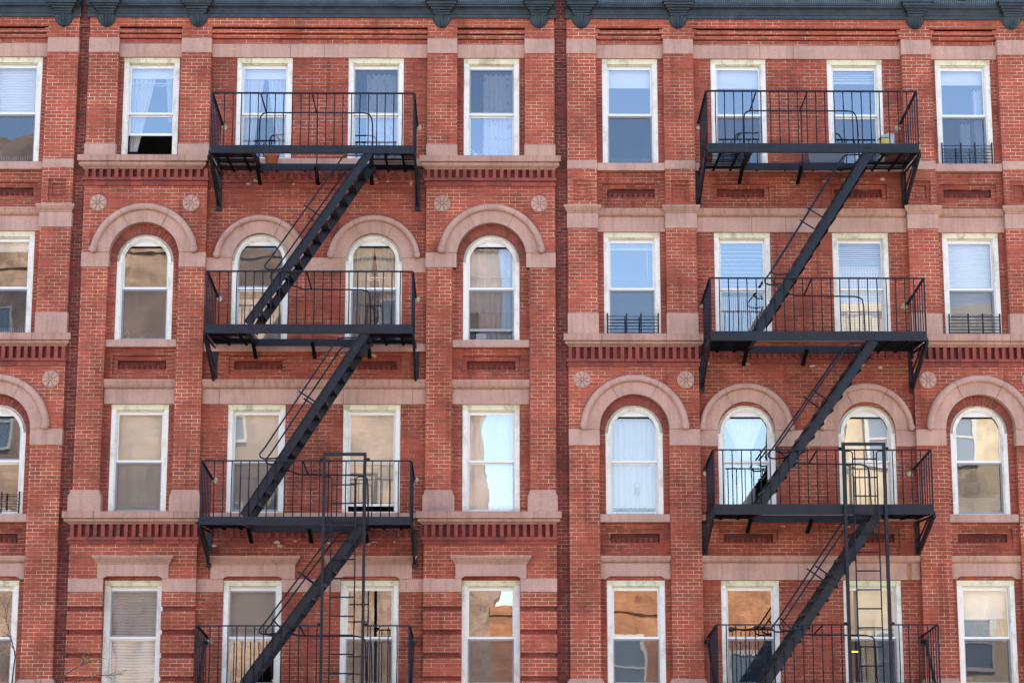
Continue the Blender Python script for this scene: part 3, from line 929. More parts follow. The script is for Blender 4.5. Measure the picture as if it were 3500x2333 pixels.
# window contents --------------------------------------------------
W1 = {
 'A1': dict(screen='l', glass=('glass_low', 'glass_wavy'), **{'in': [('shade', .5, 1, 'shade_white'), ('blind', .5, 1, .045, .03, 'blind')]}),
 'B1': dict(open=.40, glass=('glass', 'glass'), **{'in': [('rod', .83), ('curtain', full, vsplit(-.05, .26, -1), 5, 'curtain', .10, .97), ('curtain', vsplit(.17, .31, 1), fullr, 3, 'curtain', .42, .97), ('shade', .9, 1, 'shade_white')]}),
 'C1': dict(glass=('glass', 'glass_low'), **{'in': V_PAIR+[('shade', .9, 1, 'shade_white')]}),
 'D1': dict(screen='u', glass=('glass', 'glass'), **{'in': [('curtain', lambda t: -.17, fullr, 6, 'floral', 0, .95)]}),
 'E1': dict(screen='u', glass=('glass', 'glass'), **{'in': [('curtain', lambda t: -.14, fullr, 6, 'floral', 0, .95), ('plant', 16, 'pale')]}),
 'F1': dict(screen='l', **{'in': [('shade', .82, 1, 'shade_white')]}),
 'G1': dict(screen='l', **{'in': [('shade', .82, 1, 'shade_white')]}),
 'H1': dict(glass=('glass', 'glass_low'), **{'in': [('blind', .87, 1, .04, .03, 'blind'), ('lamp',)]}),
 'I1': dict(screen='l', **{'in': [('shade', .86, 1, 'shade_white'), ('curtain', lambda t: -.02, lambda t: .14, 3, 'curtain', 0, .45), ('curtain', lambda t: .22, fullr, 3, 'curtain', 0, .8)]}),
 'A2': dict(screen='l', glass=('glass_wavy', 'glass_low'), **{'in': [('shade', .9, 1, 'shade_white')]}),
 'B2': dict(screen='l', glass=('glass_wavy', 'glass_wavy'), **{'in': [('plant', 7, 'house_leaf')]}),
 'C2': dict(screen='u', glass=('glass_wavy', 'glass'), **{'in': [('shade', .02, .45, 'shade_cream')]}),
 'D2': dict(screen='l', glass=('glass_low', 'glass_low'), **{'in': V_CREAM+[('rod', .66)]}),
 'E2': dict(screen='l', open=.16, glass=('glass_low', 'glass_low'), **{'in': [('curtain', full, fullr, 8, 'curtain', .3, 1), ('curtain', lambda t: -.2, fullr, 6, 'curtain_cream', 0, .3), ('rod', .66), ('card',)]}),
 'F2': dict(screen='l', **{'in': [('blind', .93, 1, .02, .016, 'blind'), ('wand',)]}),
 'G2': dict(glass=('glass', 'glass_low'), **{'in': [('blind', .50, 1, .068, .016, 'blind'), ('vblind', 0, .42, .032, 'blind')]}),
 'H2': dict(screen='', glass=('glass_low', 'glass_low'), **{'in': [('blind', .74, 1, .035, .026, 'blind'), ('grid', 0, .72, 'shade_white'), ('shade', .0, .72, 'shade_cream')]}),
 'I2': dict(screen='l', glass=('glass_low', 'glass_low'), **{'in': [('shade', 0, 1, 'shade_white'), ('blind', 0, 1, .042, .034, 'blind')]}),
 'A3': dict(screen='u', glass=('glass', 'glass_wavy')),
 'B3': dict(screen='l', glass=('glass_low', 'glass_low'), **{'in': [('shade', 0, 1, 'shade_cream')]}),
 'C3': dict(screen='l', glass=('glass_low', 'glass_low'), **{'in': [('shade', 0, 1, 'shade_cream')]}),
 'D3': dict(open=.09, glass=('glass', 'glass'), **{'in': [('shade', .10, 1, 'shade_cream')]}),
 'E3': dict(glass=('glass_wavy', 'glass_wavy'), **{'in': [('curtain', full, fullr, 7, 'curtain', 0, 1)]}),
 'F3': dict(glass=('glass_low', 'glass_low'), **{'in': [('curtain', full, fullr, 9, 'curtain', .06, 1), ('catcher',)]}),
 'G3': dict(glass=('glass', 'glass'), **{'in': [('curtain', hour(-1), hour(1), 5, 'curtain', .0, 1)]}),
 'H3': dict(glass=('glass', 'glass'), **{'in': [('shade', 0, 1, 'shade_cream')]}),
 'I3': dict(screen='l', glass=('glass', 'glass_wavy'), **{'in': [('shade', .5, 1, 'shade_cream'), ('box',)]}),
 'A4': dict(screen='l', glass=('glass_wavy', 'glass')),
 'B4': dict(screen='u', glass=('glass_wavy', 'glass_low'), **{'in': [('shade', 0, 1, 'shade_cream'), ('blind', 0, 1, .045, .04, 'blind')]}),
 'C4': dict(screen='u', glass=('glass_low', 'glass_wavy'), **{'in': [('shade', .48, 1, 'shade_cream')]}),
 'D4': dict(screen='l', glass=('glass_wavy', 'glass')),
 'E4': dict(screen='l', glass=('glass_wavy', 'glass_wavy')),
 'F4': dict(screen='l', glass=('glass_wavy', 'glass_wavy')),
 'G4': dict(screen='l', glass=('glass_wavy', 'glass_wavy')),
 'H4': dict(screen='l', glass=('glass_low', 'glass_low'), **{'in': [('shade', .52, 1, 'shade_cream'), ('glow',)]}),
 'I4': dict(screen='l', glass=('glass_low', 'glass_low'), **{'in': [('shade', .5, 1, 'shade_white'), ('shade', .5, .68, 'shade_cream')]}),
}

# ------------------------------------------------------------------ building of type A (left one in the middle): -6.70 .. 1.235
def building_a():
    x0, x1 = -6.70, 1.235
    pl = (-2.75, 0, 0)
    b = thing('brick_building', 'red brick tenement left of the centre seam, arched windows in its second row down', 'building', pl)
    cB, cC, cD, cE = -5.515, -3.68, -1.868, .01
    holes = []
    for cx in (cB, cC, cD, cE):
        holes += [rhole(cx, 15.25, 16.958), ahole(cx, 12.27 if cx in (cB, cE) else 12.22, 14.01 if cx in (cB, cE) else 14.022), rhole(cx, 9.56, 11.262), rhole(cx, 6.9, 8.512)]
        holes.append(panel_hole(cx, 12.035))
    front_wall(b, pl, x0, x1, holes)
    seam = MB()
    seam.box(x0, -6.5, .095, .12, 0, 17.6).box(1.03, x1, .095, .12, 0, 17.6)
    seam.build('seam_strip', 'brick_seam', b, pl=pl)
    shell_body(b, pl, x0, x1)
    # pilasters
    P1 = [(-6.52, -6.04), (-5.02, -4.54), (-1.03, -.55), (.55, 1.03)]
    P3 = [(-6.50, -6.085), (-4.96, -4.54), (-1.02, -.61), (.62, 1.03)]
    BL = [(-6.56, -6.045), (-4.99, -4.495), (-1.06, -.56), (.58, 1.05)]
    for a, c in P1:
        MB().box(a, c, 0, WY+.001, 15.27, 17.45).build('pilaster', 'brick_pilaster', b, pl=pl)
        blockst('pilaster_cap', b, pl, a-.004, c+.004, 17.008, 17.252, -.012, .11)
        blockst('pilaster_base', b, pl, a-.01, c+.01, 15.271, 15.472, -.018, .11)
    for a, c in P3:
        MB().box(a, c, 0, WY+.001, 9.57, 13.45).build('pilaster', 'brick_pilaster', b, pl=pl)
    for a, c in BL:
        MB().slab([(a, 9.566), (c, 9.566), (c, 9.80), (c-.03, 9.86), (c-.035, 9.902), (a+.035, 9.902), (a+.03, 9.86), (a, 9.80)], (), -.045, .12).build('plinth_block', 'stone', b, pl=pl, bevel=.01)
    MB().box(-6.52, 1.03, 0, .13, 17.45, 17.62).build('parapet_wall', 'brick', b, pl=pl)
    for a, c in ((-6.04, -5.02), (-4.54, -1.03), (-.55, .55)):
        corbel(b, pl, a+.001, c-.001)
        js = (-3.27, -2.72) if c-a > 2 else ()
        blockst('lintel', b, pl, a+.002, c-.002, 16.960, 17.19, .088, .16)
        if js:
            for q in js: joint(b, pl, q, q+.006, .0865, .1, 16.962, 17.186)
    cornice(b, pl, -6.56, 1.06, (-6.25, -4.76, -.80, .78), [-5.5, -3.9, -2.78, -1.7, 0])
    # side bays
    for xL, xR, cx in ((-6.505, -4.54, cB), (-1.033, 1.032, cE)):
        sill_course(b, pl, xL-.11, xR+(.0 if cx == cB else .09), 15.268, 15.172, 15.056, (xL+.36, xR-.36))
        dentils(b, pl, xL, xR, 14.912, 15.054)
        stringc(b, pl, xL-.035, xR+.02, 14.860, 14.910, -.055)
        stringc(b, pl, xL-.02, xR+.01, 14.777, 14.842, -.028)
        arch_bay(b, pl, xL, xR, cx, 13.62, 13.688, 13.445, 14.909)
        voussoirs(b, pl, cx, 13.56, .455, .575, 0)
        for rx in ((xL+.235, xR-.25) if cx == cB else (xL+.253, xR-.257)):
            rosette(b, pl, rx, 14.49)
        pa, pb = (P3[0][1], P3[1][0]) if cx == cB else (P3[2][1], P3[3][0])
        sill(b, pl, pa+.002, pb-.002, 12.167, 12.285)
        MB().xprof(mould_prof(11.65, 11.60, 11.502, .085, .07), pa+.002, pb-.002).build('moulding', 'stone_dirty', b, pl=pl)
        blockst('lintel', b, pl, pa+.002, pb-.002, 11.264, 11.501, .085, .16)
        sill_course(b, pl, xL-.12, xR+(.045 if cx == cB else .075), 9.565, 9.463, 9.372, (xL+.36, xR-.36, ))
        dentils(b, pl, xL, xR, 9.177, 9.37)
        stringc(b, pl, xL-.035, xR+.03, 9.118, 9.175, -.05)
        stringc(b, pl, xL-.02, xR+.02, 9.062, 9.112, -.028)
        # row 4: flush bay
        oh = [(xL, 8.331), (cx-.452, 8.331), (cx-.452, 8.56), (cx+.452, 8.56), (cx+.452, 8.331), (xR, 8.331), (xR, 9.174), (xL, 9.174)]
        MB().slab(oh, (), 0, WY+.001).build('wall_face', 'brick', b, pl=pl)
        grooved(b, pl, ((xL, cx-.452), (cx+.452, xR)), 5.9, 8.33)
        for s0, s1 in ((xL-.003, cx-.453), (cx+.453, xR+.003)):
            blockst('band_stone', b, pl, s0, s1, 8.331, 8.532, -.012, .12)
        hood_lintel(b, pl, cx, 0)
    # central bay
    for cx in (cC, cD):
        arch_hood(b, pl, cx, 13.577, 13.628, .745, .449, .085, .10)
    j0 = [(-4.539, cC-.45), (cC+.45, cD-.45), (cD+.45, -1.031)]
    for a, c in j0:
        blockst('band_stone', b, pl, a, c, 13.385, 13.627, .095, .16)
    sill(b, pl, -4.538, -1.032, 15.13, 15.255, .05)
    sill(b, pl, -4.538, -1.022, 12.10, 12.225, .05)
    dentils(b, pl, -4.53, -1.04, 14.912, 15.05, .10)
    stringc(b, pl, -4.538, -1.034, 14.860, 14.91, .085)
    stringc(b, pl, -4.538, -1.034, 14.777, 14.842, .10)
    MB().xprof(mould_prof(11.65, 11.60, 11.502, .085, .07), -4.538, -1.022).build('moulding', 'stone_dirty', b, pl=pl)
    blockst('lintel', b, pl, -4.538, -1.022, 11.264, 11.501, .085, .16)
    for q in (-4.27, -3.05, -2.32, -1.23): joint(b, pl, q, q+.006, .0835, .1, 11.266, 11.498)
    for q in (-3.72, -2.66): joint(b, pl, q, q+.006, .012, .1, 11.60, 11.648)
    sill(b, pl, -4.538, -1.022, 9.47, 9.555, .05)
    dentils(b, pl, -4.53, -1.04, 9.177, 9.36, .10)
    stringc(b, pl, -4.538, -1.034, 9.118, 9.175, .085)
    stringc(b, pl, -4.538, -1.034, 9.062, 9.112, .10)
    for cx in (cC, cD):
        hood_lintel(b, pl, cx, .10, .73, .655)
    for a, c in ((-4.538, cC-.452), (cC+.452, cD-.452), (cD+.452, -1.032)):
        blockst('band_stone', b, pl, a, c, 8.331, 8.532, .098, .16)
    for n, cx in zip('BCDE', (cB, cC, cD, cE)):
        side = n in 'BE'
        window(b, pl, cx, 15.262, 16.958, 16.035, spec=W1[n+'1'])
        window(b, pl, cx, 12.285 if side else 12.228, 14.008 if side else 14.02, 13.145, True, W1[n+'2'])
        window(b, pl, cx, 9.566, 11.262, 10.372, spec=W1[n+'3'])
        window(b, pl, cx, 6.9, 8.511, 7.632, spec=W1[n+'4'])
        panel(b, pl, cx, 12.035)
    return b

# ------------------------------------------------------------------ building of type B (right one): 1.235 .. 8.94 ; also its left neighbour, shifted
def building_b(dx, label, bays, names, x0, x1, pils, center=True):
    cx0 = (x0+x1)/2+dx
    pl = (cx0, 0, 0)
    b = thing('brick_building', label, 'building', pl)
    CX = dict(F=2.262, G=4.035, H=5.937, I=7.708)
    cs = {k: CX[k]+dx for k in bays}
    PP = [(a+dx, c+dx) for a, c in pils]
    holes = []
    for k, cx in cs.items():
        holes += [rhole(cx, 15.18, 16.958), rhole(cx, 12.37, 14.055), ahole(cx, 9.53, 11.262), rhole(cx, 6.9, 8.512)]
        holes += [panel_hole(cx, 14.855), panel_hole(cx, 9.305)]
    front_wall(b, pl, x0+dx, x1+dx, holes)
    shell_body(b, pl, x0+dx, x1+dx)
    lo, hi = PP[0][0], PP[-1][1]
    if x0+dx < lo-.01 and dx == 0: pass
    for a, c in PP:
        m = MB(); mid = (a+c)/2
        m.box(a, c, 0, WY+.001, 5.9, 10.604).box(a, c, 0, WY+.001, 12.171, 14.47)
        m.box(a+.02, c-.02, .085, WY+.001, 10.604, 12.171)
        m.slab(rc(a, c, 14.47, 17.45), [rc(mid-.143, mid+.143, 14.53, 14.895)], 0, WY+.001)
        m.build('pilaster', 'brick_pilaster', b, pl=pl)
        q = MB()
        q.slab(rc(mid-.143, mid+.143, 14.53, 14.895), [rc(mid-.082, mid+.082, 14.60, 14.822)], .028, .11)
        q.box(mid-.082, mid+.082, .055, .11, 14.60, 14.822)
        q.build('square_panel', 'brick_recess', b, pl=pl)
        blockst('pilaster_cap', b, pl, a-.004, c+.004, 17.01, 17.255, -.012, .11)
        blockst('pilaster_band', b, pl, a-.003, c+.003, 15.08, 15.221, -.010, .11)
        blockst('capital_block', b, pl, a-.012, c+.012, 14.095, 14.340, -.022, .11)
        MB().xprof([(.11, 14.341), (-.03, 14.341), (-.035, 14.36), (-.06, 14.385), (-.082, 14.425), (-.088, 14.43), (-.088, 14.463), (.11, 14.463)], a+.02, c-.02, .95).build('capital_moulding', 'stone_dirty', b, pl=pl)
        blockst('pilaster_block', b, pl, a-.008, c+.008, 12.372, 12.712, -.016, .11)
        MB().box(a-.06, c+.06, -.05, .11, 6.2, 6.93).box(a-.04, c+.04, -.035, .11, 6.93, 6.975).box(a-.025, c+.025, -.02, .11, 6.975, 7.004).build('pilaster_base', 'stone', b, pl=pl, bevel=.008)
    MB().box(lo, hi, 0, .13, 17.45, 17.62).build('parapet_wall', 'brick', b, pl=pl)
    gaps = [(PP[i][1], PP[i+1][0]) for i in range(len(PP)-1)]
    if not center:
        gaps.append((x0+dx+.01, PP[0][0])) if x0+dx < PP[0][0]-.3 else None
    for a, c in gaps:
        corbel(b, pl, a+.001, c-.001, 1)
        blockst('lintel', b, pl, a+.002, c-.002, 16.960, 17.19, .088, .16)
        sill(b, pl, a+.002, c-.002, 15.056, 15.183, .02)
        MB().xprof(mould_prof(14.432, 14.395, 14.300, .085, .07), a+.012, c-.012).build('moulding', 'stone_dirty', b, pl=pl)
        blockst('lintel', b, pl, a+.002, c-.002, 14.056, 14.299, .085, .16)
        MB().xprof(mould_prof(8.888, 8.85, 8.775, .085, .07), a+.002, c-.002).build('moulding', 'stone_dirty', b, pl=pl)
        wide = c-a > 2
        if wide:
            blockst('lintel', b, pl, a+.002, c-.002, 8.516, 8.774, .085, .16)
            for q in (a+.31, a+1.5, a+2.2): joint(b, pl, q, q+.006, .0835, .1, 8.52, 8.772)
            for q in (a+.9, a+1.45): joint(b, pl, q, q+.006, .0835, .1, 14.06, 14.296); joint(b, pl, q+.2, q+.206, .0865, .1, 16.962, 17.186)
            for q in (a+1.27, a+2.0): joint(b, pl, q, q+.006, .012, .1, 8.85, 8.886)
            sill(b, pl, a+.002, c-.002, 12.27, 12.37, .05)
            dentils(b, pl, a+.004, c-.004, 12.0, 12.16, .10)
            stringc(b, pl, a+.002, c-.002, 11.93, 11.98, .085)
            sill(b, pl, a+.002, c-.002, 9.43, 9.53, .05)
        else:
            m_ = (a+c)/2
            MB().slab([(a+.002, 8.53), (m_-.455, 8.53), (m_-.45, 8.545), (m_-.40, 8.572), (m_+.40, 8.572), (m_+.45, 8.545), (m_+.455, 8.53), (c-.002, 8.53), (c-.002, 8.774), (a+.002, 8.774)], (), .075, .16).build('lintel', 'stone', b, pl=pl, bevel=.006)
            sill(b, pl, a+.002, c-.002, 9.407, 9.531, .02)
    # arched side bays in row 3
    for k in bays:
        cx = cs[k]
        if k in 'FI':
            pa, pb = cx-1.027, cx+1.027
            if k == 'I': pa, pb = PP[-2][0]+.002 if len(PP) > 1 else x0+dx, PP[-1][1]
            if k == 'F': pa, pb = PP[0][0], PP[1][1]
            arch_bay(b, pl, pa-.001, pb+.001, cx, 10.865, 10.862, 10.605, 11.976, .553, .852)
            voussoirs(b, pl, cx, 10.812, .455, .57, 0)
            sill_course(b, pl, pa-.08, pb+.09, 12.368, 12.262, 12.17, (pa+.52, pb-.52))
            dentils(b, pl, pa, pb, 11.978, 12.168)
            stringc(b, pl, pa-.035, pb+.03, 11.928, 11.976, -.05)
            stringc(b, pl, pa-.02, pb+.015, 11.855, 11.912, -.028)
            for rx in (pa+.21, pb-.21):
                rosette(b, pl, rx, 11.64)
        else:
            arch_hood(b, pl, cx, 10.862, 10.862, .745, .449, .085, .10)
            panel(b, pl, cx, 14.855)
        if k in 'FI':
            panel(b, pl, cx, 14.855)
        panel(b, pl, cx, 9.305)
        window(b, pl, cx, 15.185, 16.958, 16.035, spec=W1[names[k]+'1'])
        window(b, pl, cx, 12.372, 14.054, 13.145, spec=W1[names[k]+'2'])
        window(b, pl, cx, 9.533, 11.262, 10.372, True, W1[names[k]+'3'])
        window(b, pl, cx, 6.9, 8.511, 7.632, spec=W1[names[k]+'4'])
    if center:
        for a, c in ((gaps[1][0], cs['G']-.45), (cs['G']+.45, cs['H']-.45), (cs['H']+.45, gaps[1][1])):
            blockst('band_stone', b, pl, a+.002, c-.001, 10.605, 10.861, .095, .16)
        cornice(b, pl, lo-.02, hi+.03, [(a+c)/2 for a, c in PP], [cs['F'], cs['G']-.2, 4.985, cs['H']+.2, cs['I']])
    else:
        cornice(b, pl, x0+dx, hi+.03, [(a+c)/2 for a, c in PP], [cs['I']])
    return b

def patch(par, pl, x, z, y, rx, rz, mat):
    n = 13
    pts = [(x+rx*math.cos(2*PI*i/n)*random.uniform(.55, 1.1), z+rz*math.sin(2*PI*i/n)*random.uniform(.55, 1.1)) for i in range(n)]
    return MB().slab(pts, (), y-.003, y+.01).build('wall_patch', mat, par, pl=pl)
_a = N('old_plaster'); _a.base(_a.ramp(_a.noise(20, 4, rough=.7), [(.35, (.22, .18, .10)), (.6, (.55, .48, .33))]), .9); M['plaster'] = _a.m
_a = N('orange_primer'); _a.base(_a.ramp(_a.noise(16, 4, rough=.7), [(.4, (.50, .29, .21)), (.6, (.66, .30, .14))]), .8); M['primer'] = _a.m
_a = N('rust_stain'); _a.base(_a.ramp(_a.noise(1, 4, _a.scaled(22, 22, 2), rough=.7), [(.35, (.30, .13, .05)), (.6, (.45, .24, .14))]), .8); M['rust'] = _a.m
ba = building_a(); pa_ = (-2.75, 0, 0)
for z in (15.81, 12.98, 10.09, 7.60):
    patch(ba, pa_, -4.31, z-.02, WY, .05, .05, 'plaster')
    if z > 9: patch(ba, pa_, -1.15, z-.02, WY, .035, .05, 'plaster')
for k in range(26):       # loose mortar where the platforms meet the wall
    zz = random.choice((14.87, 12.02, 9.08))
    patch(ba, pa_, random.uniform(-4.4, -1.15), zz+random.uniform(-.04, .05), .085 if zz != 12.02 else WY, random.uniform(.015, .06), random.uniform(.01, .03), 'plaster')
patch(ba, pa_, -5.42, 17.09, .088, .07, .05, 'primer'); patch(ba, pa_, -5.26, 17.08, .088, .04, .045, 'primer')
patch(ba, pa_, -4.2, 17.10, .088, .09, .02, 'primer'); patch(ba, pa_, -1.3, 8.44, .098, .012, .07, 'rust')
bb = building_b(0, 'red brick tenement right of the centre seam, arched windows in its third row down', 'FGHI', dict(F='F', G='G', H='H', I='I'),
           1.235, 8.86, [(1.232, 1.708), (2.805, 3.288), (6.69, 7.168), (8.26, 8.74)])
pb_ = (bb.location.x, 0, 0)
for z in (15.83, 12.88, 10.2):
    patch(bb, pb_, 3.37, z-.03, WY, .045, .035, 'plaster'); patch(bb, pb_, 6.60, z-.03, WY, .06, .05, 'plaster')
for k in range(14):
    zz = random.choice((14.93, 11.90, 9.36))
    patch(bb, pb_, random.uniform(3.4, 6.6), zz+random.uniform(-.04, .04), WY if zz != 11.90 else .10, random.uniform(.015, .06), random.uniform(.01, .03), 'plaster')
MB().slab([(6.47, 8.518), (6.56, 8.518), (6.57, 8.6), (6.555, 8.77), (6.485, 8.77), (6.475, 8.65)], (), .0825, .09).build('rust_streak', 'rust', bb, pl=pb_)
building_b(-15.45, 'red brick tenement cut off by the left edge, beside the young tree', 'I', dict(I='A'),
           4.6, 8.75, [(6.69, 7.168), (8.26, 8.755)], center=False)

# ------------------------------------------------------------------ fire escapes
YF = -1.1
def fire_escape(label, th, xa, xb, wa, wb, lev, rails, stairs, balx, ladder, tilt=1):
    pl = ((xa+xb)/2, 0, 0)
    fe = thing('fire_escape', label, 'fire escape', pl)
    for i, ((z0, z1), zr) in enumerate(zip(lev, rails)):
        m = MB()
        m.box(xa, xb, YF, YF+.012, z0, z1)                     # front channel
        m.box(xa, xb, YF+.012, YF+.05, z0, z0+.012).box(xa, xb, YF+.012, YF+.05, z1-.012, z1)
        for x in (xa+.006, xb-.018):
            m.box(x, x+.012, YF+.05, .11, z0+.012, z1-.012)
        for x in (wa-.006, wb-.006):
            m.box(x, x+.012, YF+.05, .09, z0+.012, z1-.03)
            m.box(x-.025, x+.035, YF+.05, .09, z0, z0+.011)
        m.box(wa+.006, wb-.006, -.27, -.258, z0-.045, z0+.06)
        m.box(wa+.006, wb-.006, -.258, -.22, z0-.045, z0-.035)
        for x in (xa+.045, xa+.10, wa, wa+.055, wb, wb+.055, xb-.12, xb-.06):   # rivets
            m.dome((x, YF, (z0+z1)/2+.01), .013, n=7, k=2)
        bal = m.build('balcony', 'iron', fe, pl=pl)
        g = MB()
        def slats(x_0, x_1, y_0, y_1):
            y = y_0
            while y < y_1-.02:
                g.box(x_0, x_1, y, y+.029, z0+.032+random.uniform(-.003, .003), z0+.040)
                y += .066
        slats(xa+.02, wa-.01, YF+.06, .06)
        slats(wb+.01, xb-.02, YF+.06, .06)
        slats(wa+.01, wb-.01, -.21, .06)
        for x in ((xa+wa)/2-.13, (xa+wa)/2+.14, (xb+wb)/2-.13, (xb+wb)/2+.14):
            g.box(x, x+.035, YF+.06, .06, z0+.010, z0+.030)
        for k in range(4):
            x = wa+(wb-wa)*(k+.5)/4
            g.box(x, x+.03, -.22, .06, z0+.010, z0+.030)
        g.build('grating', 'grating', bal, pl=pl)
        r = MB()
        zb = z1-.01; ze = zr-.165*tilt
        gap = ladder and i == len(lev)-1
        segs = [(xa, xb)] if not gap else [(xa, ladder[0]-.02), (ladder[1]+.02, xb)]
        for s0, s1 in segs:
            r.box(s0, s1, YF-.004, YF+.034, zr-.012, zr+.008)
        for x in (xa+.008, xb-.008):
            r.beam((x, YF+.034, zr-.002), (x, .12, ze), .045, .010, (0, 0, 1))
            r.box(x-.011, x+.011, YF, YF+.022, zb, zr-.012)
            n = 7
            for k in range(1, n):
                y = YF+.02+(1.1)*k/n
                r.tube([(x, y, zb-.06), (x, y, zr-(zr-ze)*k/n*.95)], .0088, 5)
        for x in balx:
            if gap and ladder[0]-.02 < x < ladder[1]+.02: continue
            jx = random.uniform(-.006, .006)
            r.tube([(x, YF+.014, zb), (x+jx, YF+.014+jx*.5, (zb+zr)/2), (x, YF+.014, zr-.01)], .0088, 5)
        r.build('railing', 'iron_thin', bal, pl=pl)
        # guard round the stair well
        q = MB()
        gz = zr-.10
        lx = wa if i == 0 else (wa+wb)/2-.28
        pts = []
        if i == 0:
            pts = [(wa, -.37, z0+.05), (wa, -.37, gz-.14), (wa+.012, -.37, gz-.06), (wa+.05, -.37, gz-.015), (wa+.12, -.37, gz)]
        else:
            pts = [(lx-.25, -.37, gz+.22), (lx-.08, -.37, gz+.04), (lx+.12, -.37, gz-.03)]
        pts += [(wb-.14, -.37, gz-.04*(i > 0)), (wb-.06, -.37, gz-.02-.04*(i > 0)), (wb-.02, -.37, gz-.09), (wb-.005, -.37, gz-.2), (wb+.01, -.37, z0+.05)]
        q.tube(pts, .012, 6)
        if i == 0:
            q.tube([(wa+.10, YF+.02, zr-.02), (wa+.10, -.37, gz)], .012, 6)
            q.tube([(wa+.90, YF+.02, zr-.02), (wa+.90, -.37, gz)], .012, 6)
            q.tube([(wa+.92, -.37, gz), (wa+.92, -.37, z0-.2)], .010, 6)
        else:
            q.tube([(lx+.25, YF+.02, zr-.02), (lx+.25, -.37, gz-.03)], .012, 6)
        q.build('stairwell_guard', 'iron_thin', bal, pl=pl)
        if i < len(lev)-0:
            for x, sx in ((xa+.0, 1), (xb-.0, -1)):
                k = MB()
                zw = z0-(.62 if i < 2 else .57)
                X = x-.012*sx
                k.box(*sorted((X-.045*sx, X+.035*sx)), .06, .118, zw, z0+.02)              # leg on the wall
                k.beam((X, YF+.03, z0+.01), (X, .02, zw+.10), .035, .10, (0, 0, 1))
                k.beam((X, YF+.35, z0-.0), (X, .03, z0-.30), .012, .045, (0, 0, 1))
                k.box(*sorted((X-.012*sx, X+.012*sx)), YF+.04, .06, z0-.035, z0-.002)
                k.build('bracket', 'iron', bal, pl=pl)
            for x in (wa-.03, wb-.03, (wa+wb)/2):
                k = MB()
                k.beam((x, -.33, z0-.01), (x, .10, z0-.18), .055, .03, (0, 0, 1))
                k.build('stay', 'grating', bal, pl=pl)
    for (xt, zt, xbm, zbm) in stairs:
        T = Vector((xt, 0, zt)); B = Vector((xbm, 0, zbm)); D = (T-B).normalized(); L = (T-B).length
        nrm = Vector((-D.z, 0, D.x))
        st = MB()
        ny, fy = YF+.03, YF+.79
        for y in (ny, fy):
            p = B-D*.02; q_ = T+D*.05
            st.beam((p.x, y, p.z), (q_.x, y, q_.z), .012, .125, tuple(nrm))
            st.beam(tuple(Vector((p.x, y-.02, p.z))+nrm*.0625), tuple(Vector((q_.x, y-.02, q_.z))+nrm*.0625), .022, .010, tuple(nrm))
        nst = int(round((zt-zbm)/.2))
        for k in range(1, nst):
            P = B+D*(L*k/nst)
            st.dome((P.x+nrm.x*.045, ny-.006, P.z+nrm.z*.045), .014, n=7, k=2)
            st.dome((P.x-nrm.x*.03, ny-.006, P.z-nrm.z*.03), .012, n=7, k=2)
        s_o = st.build('stair', 'iron', fe, pl=pl)
        # one perforated tread, then copies
        t = MB()
        for k in range(4):
            xx = -th+th*.52*k
            t.box(xx, xx+th*.36, ny+.008, fy-.008, -.006, .0)
        for y in [ny+.03+.165*k for k in range(5)]:
            t.box(-th, th*.98, y, y+.03, -.010, -.0062)
        t.box(-th-.003, -th+.003, ny+.008, fy-.008, -.04, .004)
        t.box(th-.003, th+.003, ny+.008, fy-.008, -.04, .004)
        proto = None
        for k in range(1, nst):
            P = B+D*(L*k/nst)
            if proto is None:
                proto = t.build('tread', 'iron', s_o, pl=(0, 0, 0), loc=(0, 0, 0)); o = proto
            else:
                o = proto.copy(); C.objects.link(o); o.parent = s_o
            o.location = (P.x-pl[0], 0, P.z+.01)
        # handrails on both sides
        off = nrm*.36
        for y in (ny, fy):
            h = MB()
            a = B+D*(L*.32); c = T-D*.02
            bl = B+D*(L*.31)+off
            pts = [(a.x, y, a.z)]
            pts += [(a.x-.22, y, a.z-.022), (bl.x+.03, y, a.z-.02), (bl.x-.02, y, a.z+.005), (bl.x-.028, y, a.z+.05), (bl.x+D.x*.09, y, a.z+.05+D.z*.12)]
            e = T+off
            tt = (zt-.09-(a.z+.05+D.z*.12))/D.z
            ex = bl.x+D.x*.09+D.x*tt
            pts += [(ex, y, zt-.09), (ex+.04, y, zt-.035), (ex+.10, y, zt-.015), (xt-.04, y, zt-.015)]
            h.tube(pts, .0125, 6)
            mdl = B+D*(L*.62)
            mo = mdl+off*1.0
            h.tube([(mdl.x, y, mdl.z), (mo.x, y, mo.z)], .012, 6)
            h.build('handrail', 'iron_thin', s_o, pl=pl)
    zz = rails[-1]
    for x, sg in ((xa-.02, 1), (xb+.02, -1)):     # flat stays at the ends of the lowest railing
        k = MB()
        k.beam((x, -1.0, zz-1.25), (x, -.12, zz-.22), .018, .085, (0, 0, 1))
        k.dome((x, -.2, zz-.24), .035, n=8, k=3)
        k.box(x-.02, x+.02, -.16, .118, zz-.26, zz-.20)
        k.build('rail_stay', 'iron', fe, pl=pl)
    # drop ladder in its guides
    l0, l1, lt, s0, s1, stp, rungs = ladder
    gd = MB()
    for x in (l0, l1):
        gd.box(x-.022, x+.022, YF-.075, YF-.045, 4.2, lt+.02)
        gd.box(x-.022, x-.014, YF-.045, YF-.01, 4.2, lt+.02)
    gd.box(l0-.022, l1+.022, YF-.078, YF-.048, lt-.03, lt+.018)
    for z in rails[2:]:
        for x, sx in ((l0, -1), (l1, 1)):
            gd.box(*sorted((x+sx*.02, x+sx*.07)), YF-.05, YF+.0, z-.0, z+.035)
            gd.dome((x+sx*.05, YF-.05, z+.018), .02, n=8, k=3)
    G = gd.build('ladder_guide', 'iron', fe, pl=pl)
